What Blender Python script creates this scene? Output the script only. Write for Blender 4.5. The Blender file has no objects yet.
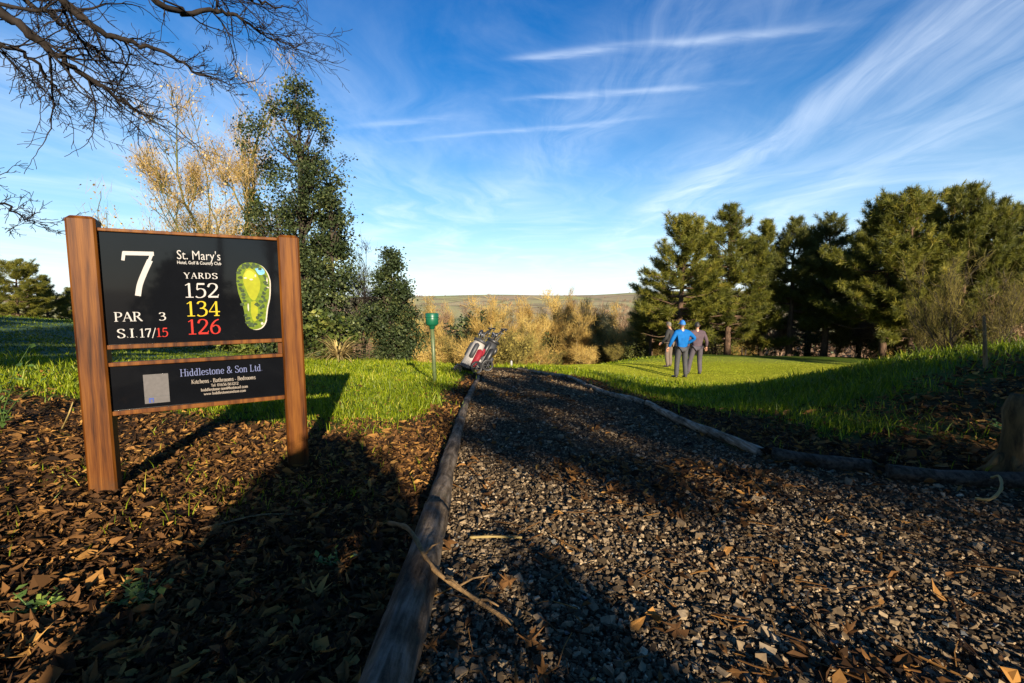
import bpy, bmesh, math, random
import numpy as np
from mathutils import Vector, Matrix

sc = bpy.context.scene
COL = sc.collection
R = math.radians

# ------------------------------------------------------------------ camera
CAM_H, PITCH, FPX = 0.85, R(4.71), 455.1
cam_data = bpy.data.cameras.new("camera")
cam = bpy.data.objects.new("camera", cam_data)
COL.objects.link(cam)
sc.camera = cam
cam_data.lens, cam_data.sensor_width = 16.0, 36.0
cam_data.clip_start, cam_data.clip_end = 0.05, 9000
cam.location = (0, 0, CAM_H)
cam.rotation_euler = (R(90) - PITCH, 0, 0)

# ------------------------------------------------------------------ exposure, sky, sun
SUN_AZ, SUN_EL = 17.0, 16.0          # the sun stands behind the camera, a little to the right
sc.view_settings.view_transform = 'Standard'
sc.view_settings.look = 'None'
sc.view_settings.gamma = 1
sc.view_settings.use_curve_mapping = False
sc.view_settings.exposure = 1.55

world = bpy.data.worlds.new("World")
sc.world = world
world.use_nodes = True
WN = world.node_tree


class NG:
    """tiny helper to write node maths"""
    def __init__(s, nt):
        s.nt = nt

    def node(s, kind, **kw):
        n = s.nt.nodes.new(kind)
        for k, v in kw.items():
            setattr(n, k, v)
        return n

    def put(s, sock, v):
        if isinstance(v, bpy.types.NodeSocket):
            s.nt.links.new(v, sock)
        elif v is not None:
            sock.default_value = v

    def m(s, op, a, b=None, c=None, clamp=False):
        n = s.node('ShaderNodeMath', operation=op, use_clamp=clamp)
        s.put(n.inputs[0], a)
        if b is not None: s.put(n.inputs[1], b)
        if c is not None: s.put(n.inputs[2], c)
        return n.outputs[0]

    def add(s, a, b): return s.m('ADD', a, b)
    def sub(s, a, b): return s.m('SUBTRACT', a, b)
    def mul(s, a, b): return s.m('MULTIPLY', a, b)

    def rng(s, v, a, b, c=0.0, d=1.0, smooth=True):
        n = s.node('ShaderNodeMapRange')
        n.interpolation_type = 'SMOOTHSTEP' if smooth else 'LINEAR'
        s.put(n.inputs['Value'], v)
        for k, x in zip(('From Min', 'From Max', 'To Min', 'To Max'), (a, b, c, d)):
            s.put(n.inputs[k], x)
        return n.outputs[0]

    def vec(s, x, y, z=0.0):
        n = s.node('ShaderNodeCombineXYZ')
        for i, v in enumerate((x, y, z)): s.put(n.inputs[i], v)
        return n.outputs[0]

    def vmul(s, v, k):
        n = s.node('ShaderNodeVectorMath', operation='MULTIPLY')
        s.put(n.inputs[0], v); n.inputs[1].default_value = k
        return n.outputs[0]

    def noise(s, v, scale, detail=4, rough=.55, dist=0.0):
        n = s.node('ShaderNodeTexNoise')
        s.put(n.inputs['Vector'], v)
        n.inputs['Scale'].default_value = scale
        n.inputs['Detail'].default_value = detail
        n.inputs['Roughness'].default_value = rough
        n.inputs['Distortion'].default_value = dist
        return n.outputs[0]

    def voro(s, v, scale, feature='F1', out=0, rand=1.0):
        n = s.node('ShaderNodeTexVoronoi', feature=feature)
        s.put(n.inputs['Vector'], v)
        n.inputs['Scale'].default_value = scale
        n.inputs['Randomness'].default_value = rand
        return n.outputs[out]

    def ramp(s, f, stops):
        n = s.node('ShaderNodeValToRGB')
        el = n.color_ramp.elements
        while len(el) < len(stops): el.new(.5)
        for e, (p, c) in zip(el, stops):
            e.position = p; e.color = (*c, 1)
        s.put(n.inputs[0], f)
        return n.outputs[0]

    def mix(s, f, a, b, mode='MIX'):
        n = s.node('ShaderNodeMix', data_type='RGBA', blend_type=mode)
        s.put(n.inputs[0], f)
        for i, v in ((6, a), (7, b)):
            s.put(n.inputs[i], (*v, 1) if isinstance(v, tuple) and len(v) == 3 else v)
        return n.outputs[2]

    def attr(s, name, out=2):
        n = s.node('ShaderNodeAttribute', attribute_name=name)
        return n.outputs[out]

    def bump(s, h, strength=.5, dist=.01, normal=None):
        n = s.node('ShaderNodeBump')
        n.inputs['Strength'].default_value = strength
        n.inputs['Distance'].default_value = dist
        s.put(n.inputs['Height'], h)
        if normal: s.put(n.inputs['Normal'], normal)
        return n.outputs[0]


def build_world():
    g = NG(WN)
    bg = WN.nodes['Background']
    sky = g.node('ShaderNodeTexSky', sky_type='NISHITA', sun_disc=False)
    sky.sun_elevation = R(SUN_EL)
    sky.sun_rotation = R(180 - SUN_AZ)
    sky.air_density, sky.dust_density, sky.ozone_density = 1.0, 0.25, 3.5
    hs = g.node('ShaderNodeHueSaturation')
    hs.inputs['Hue'].default_value = 0.498
    hs.inputs['Saturation'].default_value = 1.62
    hs.inputs['Value'].default_value = 0.95
    WN.links.new(sky.outputs[0], hs.inputs['Color'])
    tc = g.node('ShaderNodeTexCoord')
    sx = g.node('ShaderNodeSeparateXYZ')
    WN.links.new(tc.outputs['Generated'], sx.inputs[0])
    z = g.m('MAXIMUM', sx.outputs[2], 0.015)
    px, py = g.m('DIVIDE', sx.outputs[0], z), g.m('DIVIDE', sx.outputs[1], z)   # cirrus layer as a flat sheet far above
    p = g.vec(px, py)
    wob = g.sub(g.noise(p, .5, 3), .5)
    fine = g.noise(g.vec(g.add(g.mul(px, 2.3), g.mul(wob, 2.0)), g.add(g.mul(py, .55), wob)), 1.0, 7, .62, 1.1)
    fine2 = g.noise(g.vec(g.mul(px, 1.6), g.mul(py, 5.0)), 1.0, 5, .6, .4)

    def gauss(q, w):
        t = g.m('DIVIDE', q, w)
        return g.m('EXPONENT', g.mul(g.mul(t, t), -1.0))

    def band(x0, slope, y0, w, ya, yb, yc, yd, k):       # streak that runs away from the viewer
        q = g.sub(px, g.add(g.add(x0, g.mul(g.sub(py, y0), slope)), g.mul(wob, .36)))
        f = g.mul(gauss(q, w), g.mul(g.rng(py, ya, yb), g.rng(py, yc, yd, 1.0, 0.0)))
        return g.mul(g.mul(f, g.rng(fine, .22, .80)), k * .72)

    def trail(y0, slope, x0, w, xa, xb, xc, xd, k):       # old contrail across the view
        q = g.sub(py, g.add(g.add(y0, g.mul(g.sub(px, x0), slope)), g.add(g.mul(wob, .22), g.mul(g.sub(fine2, .5), .10))))
        f = g.mul(gauss(q, w), g.mul(g.rng(px, xa, xb), g.rng(px, xc, xd, 1.0, 0.0)))
        return g.mul(g.mul(f, g.rng(fine2, .20, .85)), k * .52)

    parts = [band(1.58, .0, 1.5, .20, .9, 1.6, 4.0, 9.0, .46),
             band(1.75, -.03, 1.5, .5, .8, 1.5, 4.0, 9.0, .28),
             band(2.25, .22, 2.0, .34, 1.2, 2.0, 5.5, 10.0, .40),
             band(.72, -.30, 1.6, .34, 1.0, 1.6, 3.4, 7.0, .46),
             band(-.9, -.2, 2.0, .5, 1.3, 2.2, 5, 9, .30),
             band(-2.3, -.2, 3.0, .8, 1.3, 2.2, 7, 12, .34),
             trail(1.94, -.19, .03, .034, -.1, .12, .75, 1.35, .8),
             trail(2.32, -.18, .04, .030, -.12, .15, .55, 1.25, .75),
             trail(2.88, -.25, -.62, .035, -.9, -.2, .5, 1.0, .62),
             trail(2.62, -.2, -.75, .035, -1.0, -.7, -.5, -.2, .5)]
    c = parts[0]
    for q in parts[1:]: c = g.add(c, q)
    veil = g.mul(g.rng(g.noise(g.vec(g.add(g.mul(px, .7), wob), g.mul(py, .42)), 1.0, 7, .6, 1.4), .36, .85), g.rng(py, .8, 5.0, .12, .40))
    c = g.m('ADD', c, veil, clamp=True)
    c = g.mul(c, g.rng(sx.outputs[2], .0, .05))
    lowhaze = g.m('POWER', g.rng(sx.outputs[2], .0, .48, 0.95, 0.0, False), 2.0)
    tint = g.ramp(sx.outputs[2], [(0, (1, 1, 1)), (.22, (.78, .96, 1.0)), (.62, (.36, .76, 1.0))])
    base = g.mix(lowhaze, g.mix(1.0, hs.outputs[0], tint, 'MULTIPLY'), (5.9, 6.6, 7.1))
    col = g.mix(c, base, (6.4, 7.1, 7.9))
    WN.links.new(col, bg.inputs[0])
    bg.inputs[1].default_value = 0.063


build_world()

S_AZ, S_EL = R(SUN_AZ), R(SUN_EL)
sun_data = bpy.data.lights.new("sun", 'SUN')
sun_data.energy, sun_data.angle, sun_data.color = 5.0, R(.53), (1.0, .86, .66)
sun = bpy.data.objects.new("sun", sun_data)
COL.objects.link(sun)
sun.location = (10, -30, 20)
sun.rotation_euler = Vector((-math.sin(S_AZ) * math.cos(S_EL), math.cos(S_AZ) * math.cos(S_EL), -math.sin(S_EL))).to_track_quat('-Z', 'Y').to_euler()


# ------------------------------------------------------------------ helpers
def px(u, v, Y):
    """a point of the place at distance Y along the view, used to take measurements off the photograph"""
    a, b = (u - 512) / FPX, (341.5 - v) / FPX
    d = (a, math.cos(PITCH) + b * math.sin(PITCH), b * math.cos(PITCH) - math.sin(PITCH))
    return Vector((d[0] * Y / d[1], Y, CAM_H + d[2] * Y / d[1]))


def tag(o, label=None, cat=None, group=None, kind=None):
    for k, v in (('label', label), ('category', cat), ('group', group), ('kind', kind)):
        if v: o[k] = v
    return o


def empty(name, loc=(0, 0, 0), rz=0.0, scale=1.0):
    o = bpy.data.objects.new(name, None)
    o.empty_display_size = .2
    COL.objects.link(o)
    o.location, o.rotation_euler = loc, (0, 0, rz)
    o.scale = (scale,) * 3 if not hasattr(scale, '__len__') else scale
    return o


def copy_tree(o, parent=None):
    c = o.copy()
    COL.objects.link(c)
    if parent: c.parent = parent
    for ch in list(o.children): copy_tree(ch, c)
    return c


class MB:
    """collects pieces and links them as one mesh object"""
    def __init__(s):
        s.v, s.f, s.t, s.mi, s.n = [], [], [], [], 0

    def add(s, v, faces, tint=None, mi=0):
        v = np.asarray(v, float).reshape(-1, 3)
        if isinstance(faces, np.ndarray): faces = [faces]
        for fa in faces:
            fa = np.asarray(fa, int)
            if fa.ndim == 1: fa = fa[None]
            s.f.append(fa + s.n); s.mi.append(np.full(len(fa), mi))
        s.v.append(v)
        if tint is None: tint = .5
        s.t.append(np.broadcast_to(np.asarray(tint, float), (len(v),)))
        s.n += len(v)

    def tube(s, pts, rad, sides=8, caps=True, tint=None, mi=0, squash=1.0, up=None):
        P = np.asarray([tuple(p) for p in pts], float)
        n = len(P)
        rad = np.broadcast_to(np.asarray(rad, float), (n,))
        T = np.gradient(P, axis=0)
        T /= np.linalg.norm(T, axis=1)[:, None] + 1e-12
        ref = np.array(up if up else ((0, 0, 1) if abs(T[0][2]) < .9 else (1, 0, 0)), float)
        A = np.zeros_like(P)
        a = np.cross(T[0], ref); a /= np.linalg.norm(a)
        for i in range(n):
            a = a - T[i] * np.dot(a, T[i]); a /= np.linalg.norm(a) + 1e-12
            A[i] = a
        B = np.cross(T, A)
        th = np.arange(sides) * 2 * math.pi / sides
        V = P[:, None] + rad[:, None, None] * (A[:, None] * np.cos(th)[None, :, None] + squash * B[:, None] * np.sin(th)[None, :, None])
        i, j = np.meshgrid(np.arange(n - 1), np.arange(sides), indexing='ij')
        a0 = (i * sides + j).ravel(); a1 = (i * sides + (j + 1) % sides).ravel()
        fs = [np.stack([a0, a1, a1 + sides, a0 + sides], 1)]
        if caps:
            fs += [np.arange(sides)[::-1][None], (np.arange(sides) + (n - 1) * sides)[None]]
        s.add(V.reshape(-1, 3), fs, tint, mi)

    def box(s, c, size, mi=0, rot=None, tint=None):
        h = np.array(size, float) / 2
        v = np.array([[x, y, z] for x in (-1, 1) for y in (-1, 1) for z in (-1, 1)]) * h
        if rot is not None: v = v @ np.array(rot).T
        s.add(v + np.array(c), np.array([[0, 1, 3, 2], [4, 6, 7, 5], [0, 4, 5, 1], [2, 3, 7, 6], [0, 2, 6, 4], [1, 5, 7, 3]]), tint, mi)

    def lathe(s, prof, sides=20, mi=0, tint=None, M=None, sq=(1, 1)):
        th = np.arange(sides) * 2 * math.pi / sides
        V = np.array([[r * math.cos(t) * sq[0], r * math.sin(t) * sq[1], z] for r, z in prof for t in th])
        if M is not None: V = np.array([tuple(M @ Vector(p)) for p in V])
        n = len(prof)
        i, j = np.meshgrid(np.arange(n - 1), np.arange(sides), indexing='ij')
        a0 = (i * sides + j).ravel(); a1 = (i * sides + (j + 1) % sides).ravel()
        s.add(V, [np.stack([a0, a1, a1 + sides, a0 + sides], 1), np.arange(sides)[::-1][None], (np.arange(sides) + (n - 1) * sides)[None]], tint, mi)

    def build(s, name, mats, parent=None, smooth=False, bevel=0.0):
        V = np.concatenate(s.v).astype(np.float32)
        me = bpy.data.meshes.new(name)
        me.vertices.add(len(V)); me.vertices.foreach_set('co', V.ravel())
        idx = np.concatenate([f.ravel() for f in s.f]).astype(np.int32)
        cnt = np.concatenate([np.full(len(f), f.shape[1]) for f in s.f]).astype(np.int32)
        me.loops.add(len(idx)); me.loops.foreach_set('vertex_index', idx)
        me.polygons.add(len(cnt))
        me.polygons.foreach_set('loop_start', np.concatenate([[0], np.cumsum(cnt)[:-1]]).astype(np.int32))
        me.polygons.foreach_set('loop_total', cnt)
        me.polygons.foreach_set('material_index', np.concatenate(s.mi).astype(np.int32))
        me.polygons.foreach_set('use_smooth', np.full(len(cnt), smooth))
        at = me.attributes.new('tint', 'FLOAT', 'POINT')
        at.data.foreach_set('value', np.concatenate(s.t).astype(np.float32))
        me.update(calc_edges=True)
        for m in (mats if isinstance(mats, (list, tuple)) else [mats]): me.materials.append(m)
        o = bpy.data.objects.new(name, me)
        COL.objects.link(o)
        if parent: o.parent = parent
        if bevel:
            b = o.modifiers.new('bevel', 'BEVEL'); b.width = bevel; b.segments = 2; b.limit_method = 'ANGLE'
        return o


# ------------------------------------------------------------------ materials
def new_mat(name):
    m = bpy.data.materials.new(name)
    m.use_nodes = True
    return m, NG(m.node_tree), m.node_tree.nodes['Principled BSDF']


def plain(name, c, rough=.6, metal=0.0, var=.25, scale=8.0, bump=.0, spec=.5):
    m, g, b = new_mat(name)
    tc = g.node('ShaderNodeTexCoord').outputs['Object']
    n = g.noise(tc, scale, 5)
    lo = tuple(x * (1 - var) for x in c); hi = tuple(min(1, x * (1 + var)) for x in c)
    g.put(b.inputs['Base Color'], g.ramp(n, [(.3, lo), (.7, hi)]))
    b.inputs['Roughness'].default_value = rough
    b.inputs['Metallic'].default_value = metal
    b.inputs['Specular IOR Level'].default_value = spec
    if bump: g.put(b.inputs['Normal'], g.bump(g.noise(tc, scale * 6, 6), bump, .004))
    return m


def foliage(name, stops, trans=.35, rough=.55, objvar=.25, spec=.3):
    m, g, b = new_mat(name)
    nt = m.node_tree
    oi = g.node('ShaderNodeObjectInfo').outputs['Random']
    f = g.m('ADD', g.attr('tint'), g.mul(g.sub(oi, .5), objvar), clamp=True)
    col = g.ramp(f, stops)
    g.put(b.inputs['Base Color'], col)
    b.inputs['Roughness'].default_value = rough
    b.inputs['Specular IOR Level'].default_value = spec
    tr = g.node('ShaderNodeBsdfTranslucent')
    g.put(tr.inputs[0], col)
    mx = g.node('ShaderNodeMixShader')
    mx.inputs[0].default_value = trans
    nt.links.new(b.outputs[0], mx.inputs[1]); nt.links.new(tr.outputs[0], mx.inputs[2])
    nt.links.new(mx.outputs[0], nt.nodes['Material Output'].inputs[0])
    return m


def bark(name, c1, c2, scale=14, rough=.9):
    m, g, b = new_mat(name)
    tc = g.node('ShaderNodeTexCoord').outputs['Object']
    n = g.noise(g.vmul(tc, (1, 1, .25)), scale, 6, .65, .5)
    g.put(b.inputs['Base Color'], g.ramp(n, [(.3, c1), (.7, c2)]))
    b.inputs['Roughness'].default_value = rough
    b.inputs['Specular IOR Level'].default_value = .15
    g.put(b.inputs['Normal'], g.bump(n, .6, .02))
    return m


def sign_wood():
    m, g, b = new_mat('varnished_timber')
    tc = g.node('ShaderNodeTexCoord').outputs['Object']
    s = g.vmul(tc, (1, 1, .07))
    warp = g.noise(g.vmul(tc, (3, 3, 1.2)), 1.5, 3)
    w = g.node('ShaderNodeTexWave', wave_type='BANDS', bands_direction='X')
    g.put(w.inputs['Vector'], s)
    w.inputs['Scale'].default_value = 5; w.inputs['Distortion'].default_value = 14
    w.inputs['Detail'].default_value = 4; w.inputs['Detail Scale'].default_value = 1.6
    fine = g.noise(g.vmul(tc, (1, 1, .03)), 240, 4)
    f = g.add(g.mul(w.outputs[1], .16), g.add(g.mul(fine, .40), g.mul(warp, .52)))
    sp = g.node('ShaderNodeSeparateXYZ'); g.put(sp.inputs[0], tc)
    dirt = g.rng(g.add(sp.outputs[2], g.mul(g.noise(tc, 26, 5, .7), .22)), .06, .24, .75, 0.0)
    g.put(b.inputs['Base Color'], g.mix(dirt, g.ramp(f, [(.36, (.018, .0046, .0008)), (.50, (.062, .0185, .0024)), (.70, (.120, .043, .0060))]), (.030, .019, .011)))
    b.inputs['Roughness'].default_value = .5
    b.inputs['Specular IOR Level'].default_value = .10
    g.put(b.inputs['Normal'], g.bump(fine, .25, .002))
    return m


def log_wood(name='weathered_log', k=1.0):
    m, g, b = new_mat(name)
    tc = g.node('ShaderNodeTexCoord').outputs['Object']
    long = g.noise(g.vmul(tc, (1, .10, 1)), 42, 6, .65, .3)
    blot = g.noise(tc, 5, 5, .6)
    knots = g.voro(g.vmul(tc, (1, .45, 1)), 6.0)
    f = g.add(g.mul(long, .55), g.mul(blot, .5))
    col = g.ramp(f, [(.38, (.009, .006, .0035)), (.50, (.056, .041, .027)), (.68, (.18, .142, .104))])
    col = g.mix(g.rng(knots, .05, .16, .85, 0.0), col, (.03, .02, .015))
    col = g.mix(g.rng(g.noise(tc, 9, 4), .58, .75, 0, .55), col, (.07, .06, .03))
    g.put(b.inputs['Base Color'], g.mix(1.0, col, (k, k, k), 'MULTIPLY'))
    b.inputs['Roughness'].default_value = .85
    b.inputs['Specular IOR Level'].default_value = .10
    g.put(b.inputs['Normal'], g.bump(g.add(long, g.mul(g.noise(tc, 22, 6, .7), .8)), 1.0, .016))
    return m


def ground_mat():
    m, g, b = new_mat('ground')
    P = g.node('ShaderNodeNewGeometry').outputs['Position']
    n1, n2, n3 = g.noise(P, .9, 6), g.noise(P, 14, 6, .65), g.noise(P, 60, 5, .7)
    grass = g.ramp(g.add(g.mul(n1, .5), g.mul(n2, .5)), [(.3, (.028, .050, .008)), (.5, (.06, .095, .012)), (.7, (.10, .13, .022))])
    soil = g.ramp(g.add(g.mul(n2, .5), g.mul(n3, .5)), [(.35, (.012, .008, .005)), (.55, (.045, .028, .016)), (.7, (.09, .055, .028))])
    vc = g.node('ShaderNodeTexVoronoi', feature='F1')
    g.put(vc.inputs['Vector'], P); vc.inputs['Scale'].default_value = 55
    sep = g.node('ShaderNodeSeparateColor'); g.put(sep.inputs[0], vc.outputs['Color'])
    stone = g.ramp(sep.outputs[0], [(.0, (.016, .011, .006)), (.45, (.046, .031, .018)), (.8, (.09, .063, .037)), (1., (.18, .135, .085))])
    stone = g.mix(g.rng(vc.outputs['Distance'], .35, .75, 0, .85), stone, (.010, .008, .006))
    leafy = g.ramp(g.add(g.mul(n2, .6), g.mul(n3, .4)), [(.38, (.02, .013, .009)), (.62, (.085, .048, .022))])
    stone = g.mix(g.rng(g.noise(P, 1.6, 5, .6), .42, .62, .1, .85), stone, leafy)
    green = g.ramp(g.add(g.mul(g.noise(P, .35, 5), .6), g.mul(g.noise(P, 30, 4), .4)), [(.35, (.17, .19, .012)), (.65, (.28, .28, .018))])
    blue_shade = g.ramp(n2, [(.35, (.05, .10, .06)), (.7, (.10, .16, .11))])  # bluish tone of the shaded terrace, put into the turf colour
    # far fields
    F = g.node('ShaderNodeTexVoronoi', feature='F1'); g.put(F.inputs['Vector'], g.vmul(P, (1, .45, 0))); F.inputs['Scale'].default_value = .011
    fs = g.node('ShaderNodeSeparateColor'); g.put(fs.inputs[0], F.outputs['Color'])
    E_ = g.node('ShaderNodeTexVoronoi', feature='DISTANCE_TO_EDGE'); g.put(E_.inputs['Vector'], g.vmul(P, (1, .45, 0))); E_.inputs['Scale'].default_value = .011
    fields = g.ramp(fs.outputs[0], [(.0, (.27, .28, .12)), (.3, (.33, .27, .16)), (.5, (.29, .30, .13)), (.7, (.31, .23, .15)), (.9, (.24, .28, .11)), (1., (.38, .33, .20))])
    fields = g.mix(g.rng(E_.outputs[0], .02, .07, .6, 0.0), fields, (.12, .11, .065))
    fields = g.mix(g.rng(g.noise(P, .010, 6, .65), .5, .62, 0, .7), fields, (.20, .145, .10))
    col = g.mix(g.attr('w_leaf'), grass, soil)
    col = g.mix(g.attr('w_green'), col, green)
    col = g.mix(g.mul(g.attr('w_shade'), .8), col, blue_shade)
    col = g.mix(g.attr('w_path'), col, stone)
    col = g.mix(g.attr('w_far'), col, fields)
    g.put(b.inputs['Base Color'], col)
    b.inputs['Roughness'].default_value = .95
    b.inputs['Specular IOR Level'].default_value = .04
    h = g.add(g.mul(n3, .5), g.mul(vc.outputs['Distance'], g.mul(g.attr('w_path'), -.7)))
    g.put(b.inputs['Normal'], g.bump(h, .9, .02))
    return m


def gravel_mat():
    m, g, b = new_mat('gravel_stone')
    t = g.attr('tint')
    P = g.node('ShaderNodeNewGeometry').outputs['Position']
    col = g.ramp(t, [(.0, (.022, .015, .008)), (.35, (.082, .057, .032)), (.6, (.170, .121, .070)), (.85, (.29, .215, .130)), (.95, (.44, .35, .23)), (1., (.13, .13, .12))])
    g.put(b.inputs['Base Color'], g.mix(g.rng(g.noise(P, 80, 4), .4, .7, .0, .45), col, (.05, .04, .03)))
    b.inputs['Roughness'].default_value = .85
    b.inputs['Specular IOR Level'].default_value = .08
    return m


MAT = dict(
    ground=ground_mat(), gravel=gravel_mat(), wood=sign_wood(), log=log_wood(k=1.3), log_shaded=log_wood('shaded_log', .6), log_lit=log_wood('lit_log', 2.6),  # paler log copy carries the sky's sheen, darker copy the shade, in colour
    panel=plain('gloss_black_panel', (.0030, .0034, .0045), .05, 0, .2, 3, spec=.26),
    white=plain('white_lettering', (.27, .26, .25), .5, var=.04, spec=.08),
    yellow=plain('yellow_lettering', (.29, .22, .006), .5, var=.04, spec=.08),
    red=plain('red_lettering', (.25, .010, .006), .5, var=.04, spec=.08),
    lilac=plain('pale_blue_lettering', (.085, .10, .19), .5, var=.04, spec=.08),
    cream=plain('cream_lettering', (.15, .13, .11), .5, var=.04, spec=.08),
    card=plain('sticker_card', (.075, .07, .07), .5, var=.10, scale=60, spec=.08),
    navy=plain('navy_square', (.03, .05, .18), .5, var=.05, spec=.08),
    map_rough=plain('map_rough_grass', (.070, .105, .004), .5, var=.3, scale=60, spec=.08),
    map_fair=plain('map_fairway', (.165, .175, .005), .5, var=.12, scale=30, spec=.08),
    map_green=plain('map_green', (.24, .235, .02), .5, var=.1, scale=40, spec=.08),
    map_tree=plain('map_tree_dots', (.02, .035, .012), .5, var=.5, scale=90, spec=.08),
    map_pond=plain('map_pond', (.10, .25, .42), .5, var=.3, scale=60, spec=.08),
    map_sand=plain('map_sand', (.30, .27, .23), .5, var=.1, scale=60, spec=.08),
    pine=foliage('pine_needles', [(0, (.024, .031, .006)), (.45, (.100, .108, .014)), (.8, (.205, .190, .024)), (1, (.31, .26, .04))], .36),
    pine_dark=foliage('dark_pine_needles', [(0, (.022, .029, .008)), (.5, (.090, .100, .021)), (1, (.20, .19, .04))], .34),
    holly=foliage('evergreen_leaves', [(0, (.008, .014, .005)), (.5, (.026, .040, .013)), (.85, (.065, .080, .025)), (1, (.12, .13, .04))], .2, .6, spec=.22),
    laurel=foliage('laurel_leaves', [(0, (.03, .05, .012)), (.5, (.09, .12, .025)), (1, (.22, .22, .05))], .3, .4),
    ochre=foliage('ochre_twigs', [(0, (.19, .115, .030)), (.5, (.40, .265, .070)), (1, (.56, .42, .13))], .35, .8, .5),
    olive=foliage('olive_twigs', [(0, (.06, .05, .014)), (.5, (.16, .13, .030)), (1, (.31, .25, .06))], .35, .8, .5),
    russet=foliage('russet_twigs', [(0, (.09, .055, .035)), (.5, (.21, .13, .08)), (1, (.33, .22, .13))], .3, .8, .5),
    autumn=foliage('sparse_autumn_leaves', [(0, (.17, .095, .03)), (.5, (.36, .24, .08)), (1, (.52, .40, .17))], .4, .7),
    straw=foliage('straw_fronds', [(0, (.12, .08, .03)), (.5, (.34, .25, .09)), (1, (.55, .42, .17))], .3, .7),
    grass=foliage('grass_blades', [(0, (.025, .055, .005)), (.4, (.110, .150, .003)), (.75, (.225, .275, .004)), (1, (.46, .40, .05))], .45, .5),
    weed=foliage('weed_leaves', [(0, (.03, .06, .012)), (.6, (.08, .14, .03)), (1, (.22, .26, .04))], .35, .5),
    leaf=foliage('fallen_leaves', [(0, (.010, .006, .004)), (.3, (.055, .027, .011)), (.6, (.155, .074, .024)), (.82, (.30, .150, .040)), (.94, (.40, .225, .06)), (1, (.48, .32, .05))], .25, .8, spec=.10),
    bark_pine=bark('pine_bark', (.035, .022, .015), (.13, .08, .05)),
    bark_dark=bark('dark_bark', (.018, .014, .010), (.06, .048, .035)),
    bark_pale=bark('pale_bark', (.11, .085, .05), (.30, .24, .14)),
    bark_ivy=bark('ivy_bark', (.02, .03, .008), (.10, .10, .03), 6),
    bark_grey=bark('grey_twig_bark', (.008, .006, .005), (.022, .017, .014)),
    moss=bark('mossy_stump', (.012, .010, .006), (.15, .095, .035), 22),
    dry=bark('dry_branch', (.08, .05, .025), (.26, .16, .07), 30),
    green_paint=plain('green_paint', (.004, .070, .034), .35, var=.15),
    pole_paint=plain('worn_pole_paint', (.055, .075, .026), .5, var=.3, scale=20),
    black=plain('black_plastic', (.012, .012, .013), .45),
    metal=plain('dull_steel', (.30, .30, .30), .35, .9),
    bag_white=plain('white_bag_nylon', (.26, .24, .22), .5, var=.06, spec=.08),
    bag_red=plain('red_bag_nylon', (.16, .014, .022), .5, var=.12, spec=.08),
    bag_grey=plain('grey_bag_nylon', (.022, .023, .026), .55, var=.2),
    skin=plain('skin', (.34, .17, .11), .5, var=.08),
    blue_cloth=plain('bright_blue_jacket', (.004, .078, .25), .7, var=.12, scale=14, bump=.2, spec=.08),
    blue_cap=plain('blue_cap_cloth', (.008, .11, .38), .7, var=.08),
    char_cloth=plain('charcoal_trousers', (.028, .028, .032), .8, var=.2, scale=14),
    plum_cloth=plain('plum_jumper', (.050, .030, .040), .85, var=.2, scale=14),
    slate_cloth=plain('slate_trousers', (.042, .034, .044), .85, var=.15, scale=14),
    dark_cloth=plain('black_jumper', (.014, .014, .015), .85, var=.2, scale=14),
    tan_cloth=plain('beige_trousers', (.095, .072, .055), .85, var=.15, scale=14),
    hair_dark=plain('dark_hair', (.012, .010, .009), .6),
    hair_grey=plain('grey_hair', (.09, .08, .07), .7),
    shoe=plain('dark_shoes', (.014, .013, .012), .5),
    shoe_pale=plain('pale_shoes', (.3, .28, .26), .5),
)

# ------------------------------------------------------------------ the lie of the land
PTS = np.array([
    (0, 0, 0), (-3, 0, .03), (3, 0, .02), (0, 2.4, -.165), (-2.17, 2.43, -.17), (-1.37, 2.9, -.20), (-4, 3, -.15), (-1, 4, -.29), (-2.5, 6, -.36),
    (2.62, 2.45, -.15), (1.74, 3.06, -.20), (1.65, 4.2, -.30), (1.66, 5.9, -.42), (1.29, 10.1, -.80), (.23, 12.9, -1.04), (.5, 6, -.42),
    (-.36, 2.02, -.13), (-.49, 4.15, -.30), (-.68, 9.16, -.68), (-.84, 12, -.97), (-1.42, 8.2, -.59), (.3, 14, -1.12), (0, 16.5, -1.45),
    (-5.05, 4.5, -.05), (-7, 6.2, -.04), (-5, 9, -.40), (-7, 15, -.93), (-3, 14.5, -1.05), (-12, 12, -.12), (-15.7, 14, .30), (-13.4, 14, -.18), (-10, 10, -.1), (-20, 12, .7), (-9, 13, -.62),
    (4.1, 3.7, .17), (5.6, 5, .36), (5.5, 6.5, .05), (4.75, 7.5, -.38), (2.5, 6, -.55), (3.4, 6.6, -.55), (10, 5, .45), (6.5, 2.5, .25), (8, 8, -.45), (11, 9, -.3),
    (5.5, 14.2, -1.46), (7.1, 11, -1.18), (9.5, 18, -1.75), (14, 24, -2.05), (6, 22, -1.95), (3, 17, -1.42), (16, 16, -1.5), (20, 28, -2.4), (8, 30, -2.75), (26, 22, -2.0), (3.2, 10, -1.0),
    (0, 24, -3.3), (-6, 22, -2.6), (0, 34, -5.6), (-12, 28, -1.6), (-30, 28, -.75), (-30, 14, .6), (-30, 0, .9), (-20, 0, .6), (30, 0, .9), (30, 12, .2), (36, 34, -3.0),
    (0, -10, .35), (-15, -10, .6), (15, -10, .5), (0, -30, .9), (-30, -30, 1.0), (30, -30, 1.0), (-14, 40, -5.0), (-36, 40, -2.2), (14, 42, -6.4), (0, 44, -8.0)])


def _phi(r):
    return r * r * np.log(r + 1e-9)


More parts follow.
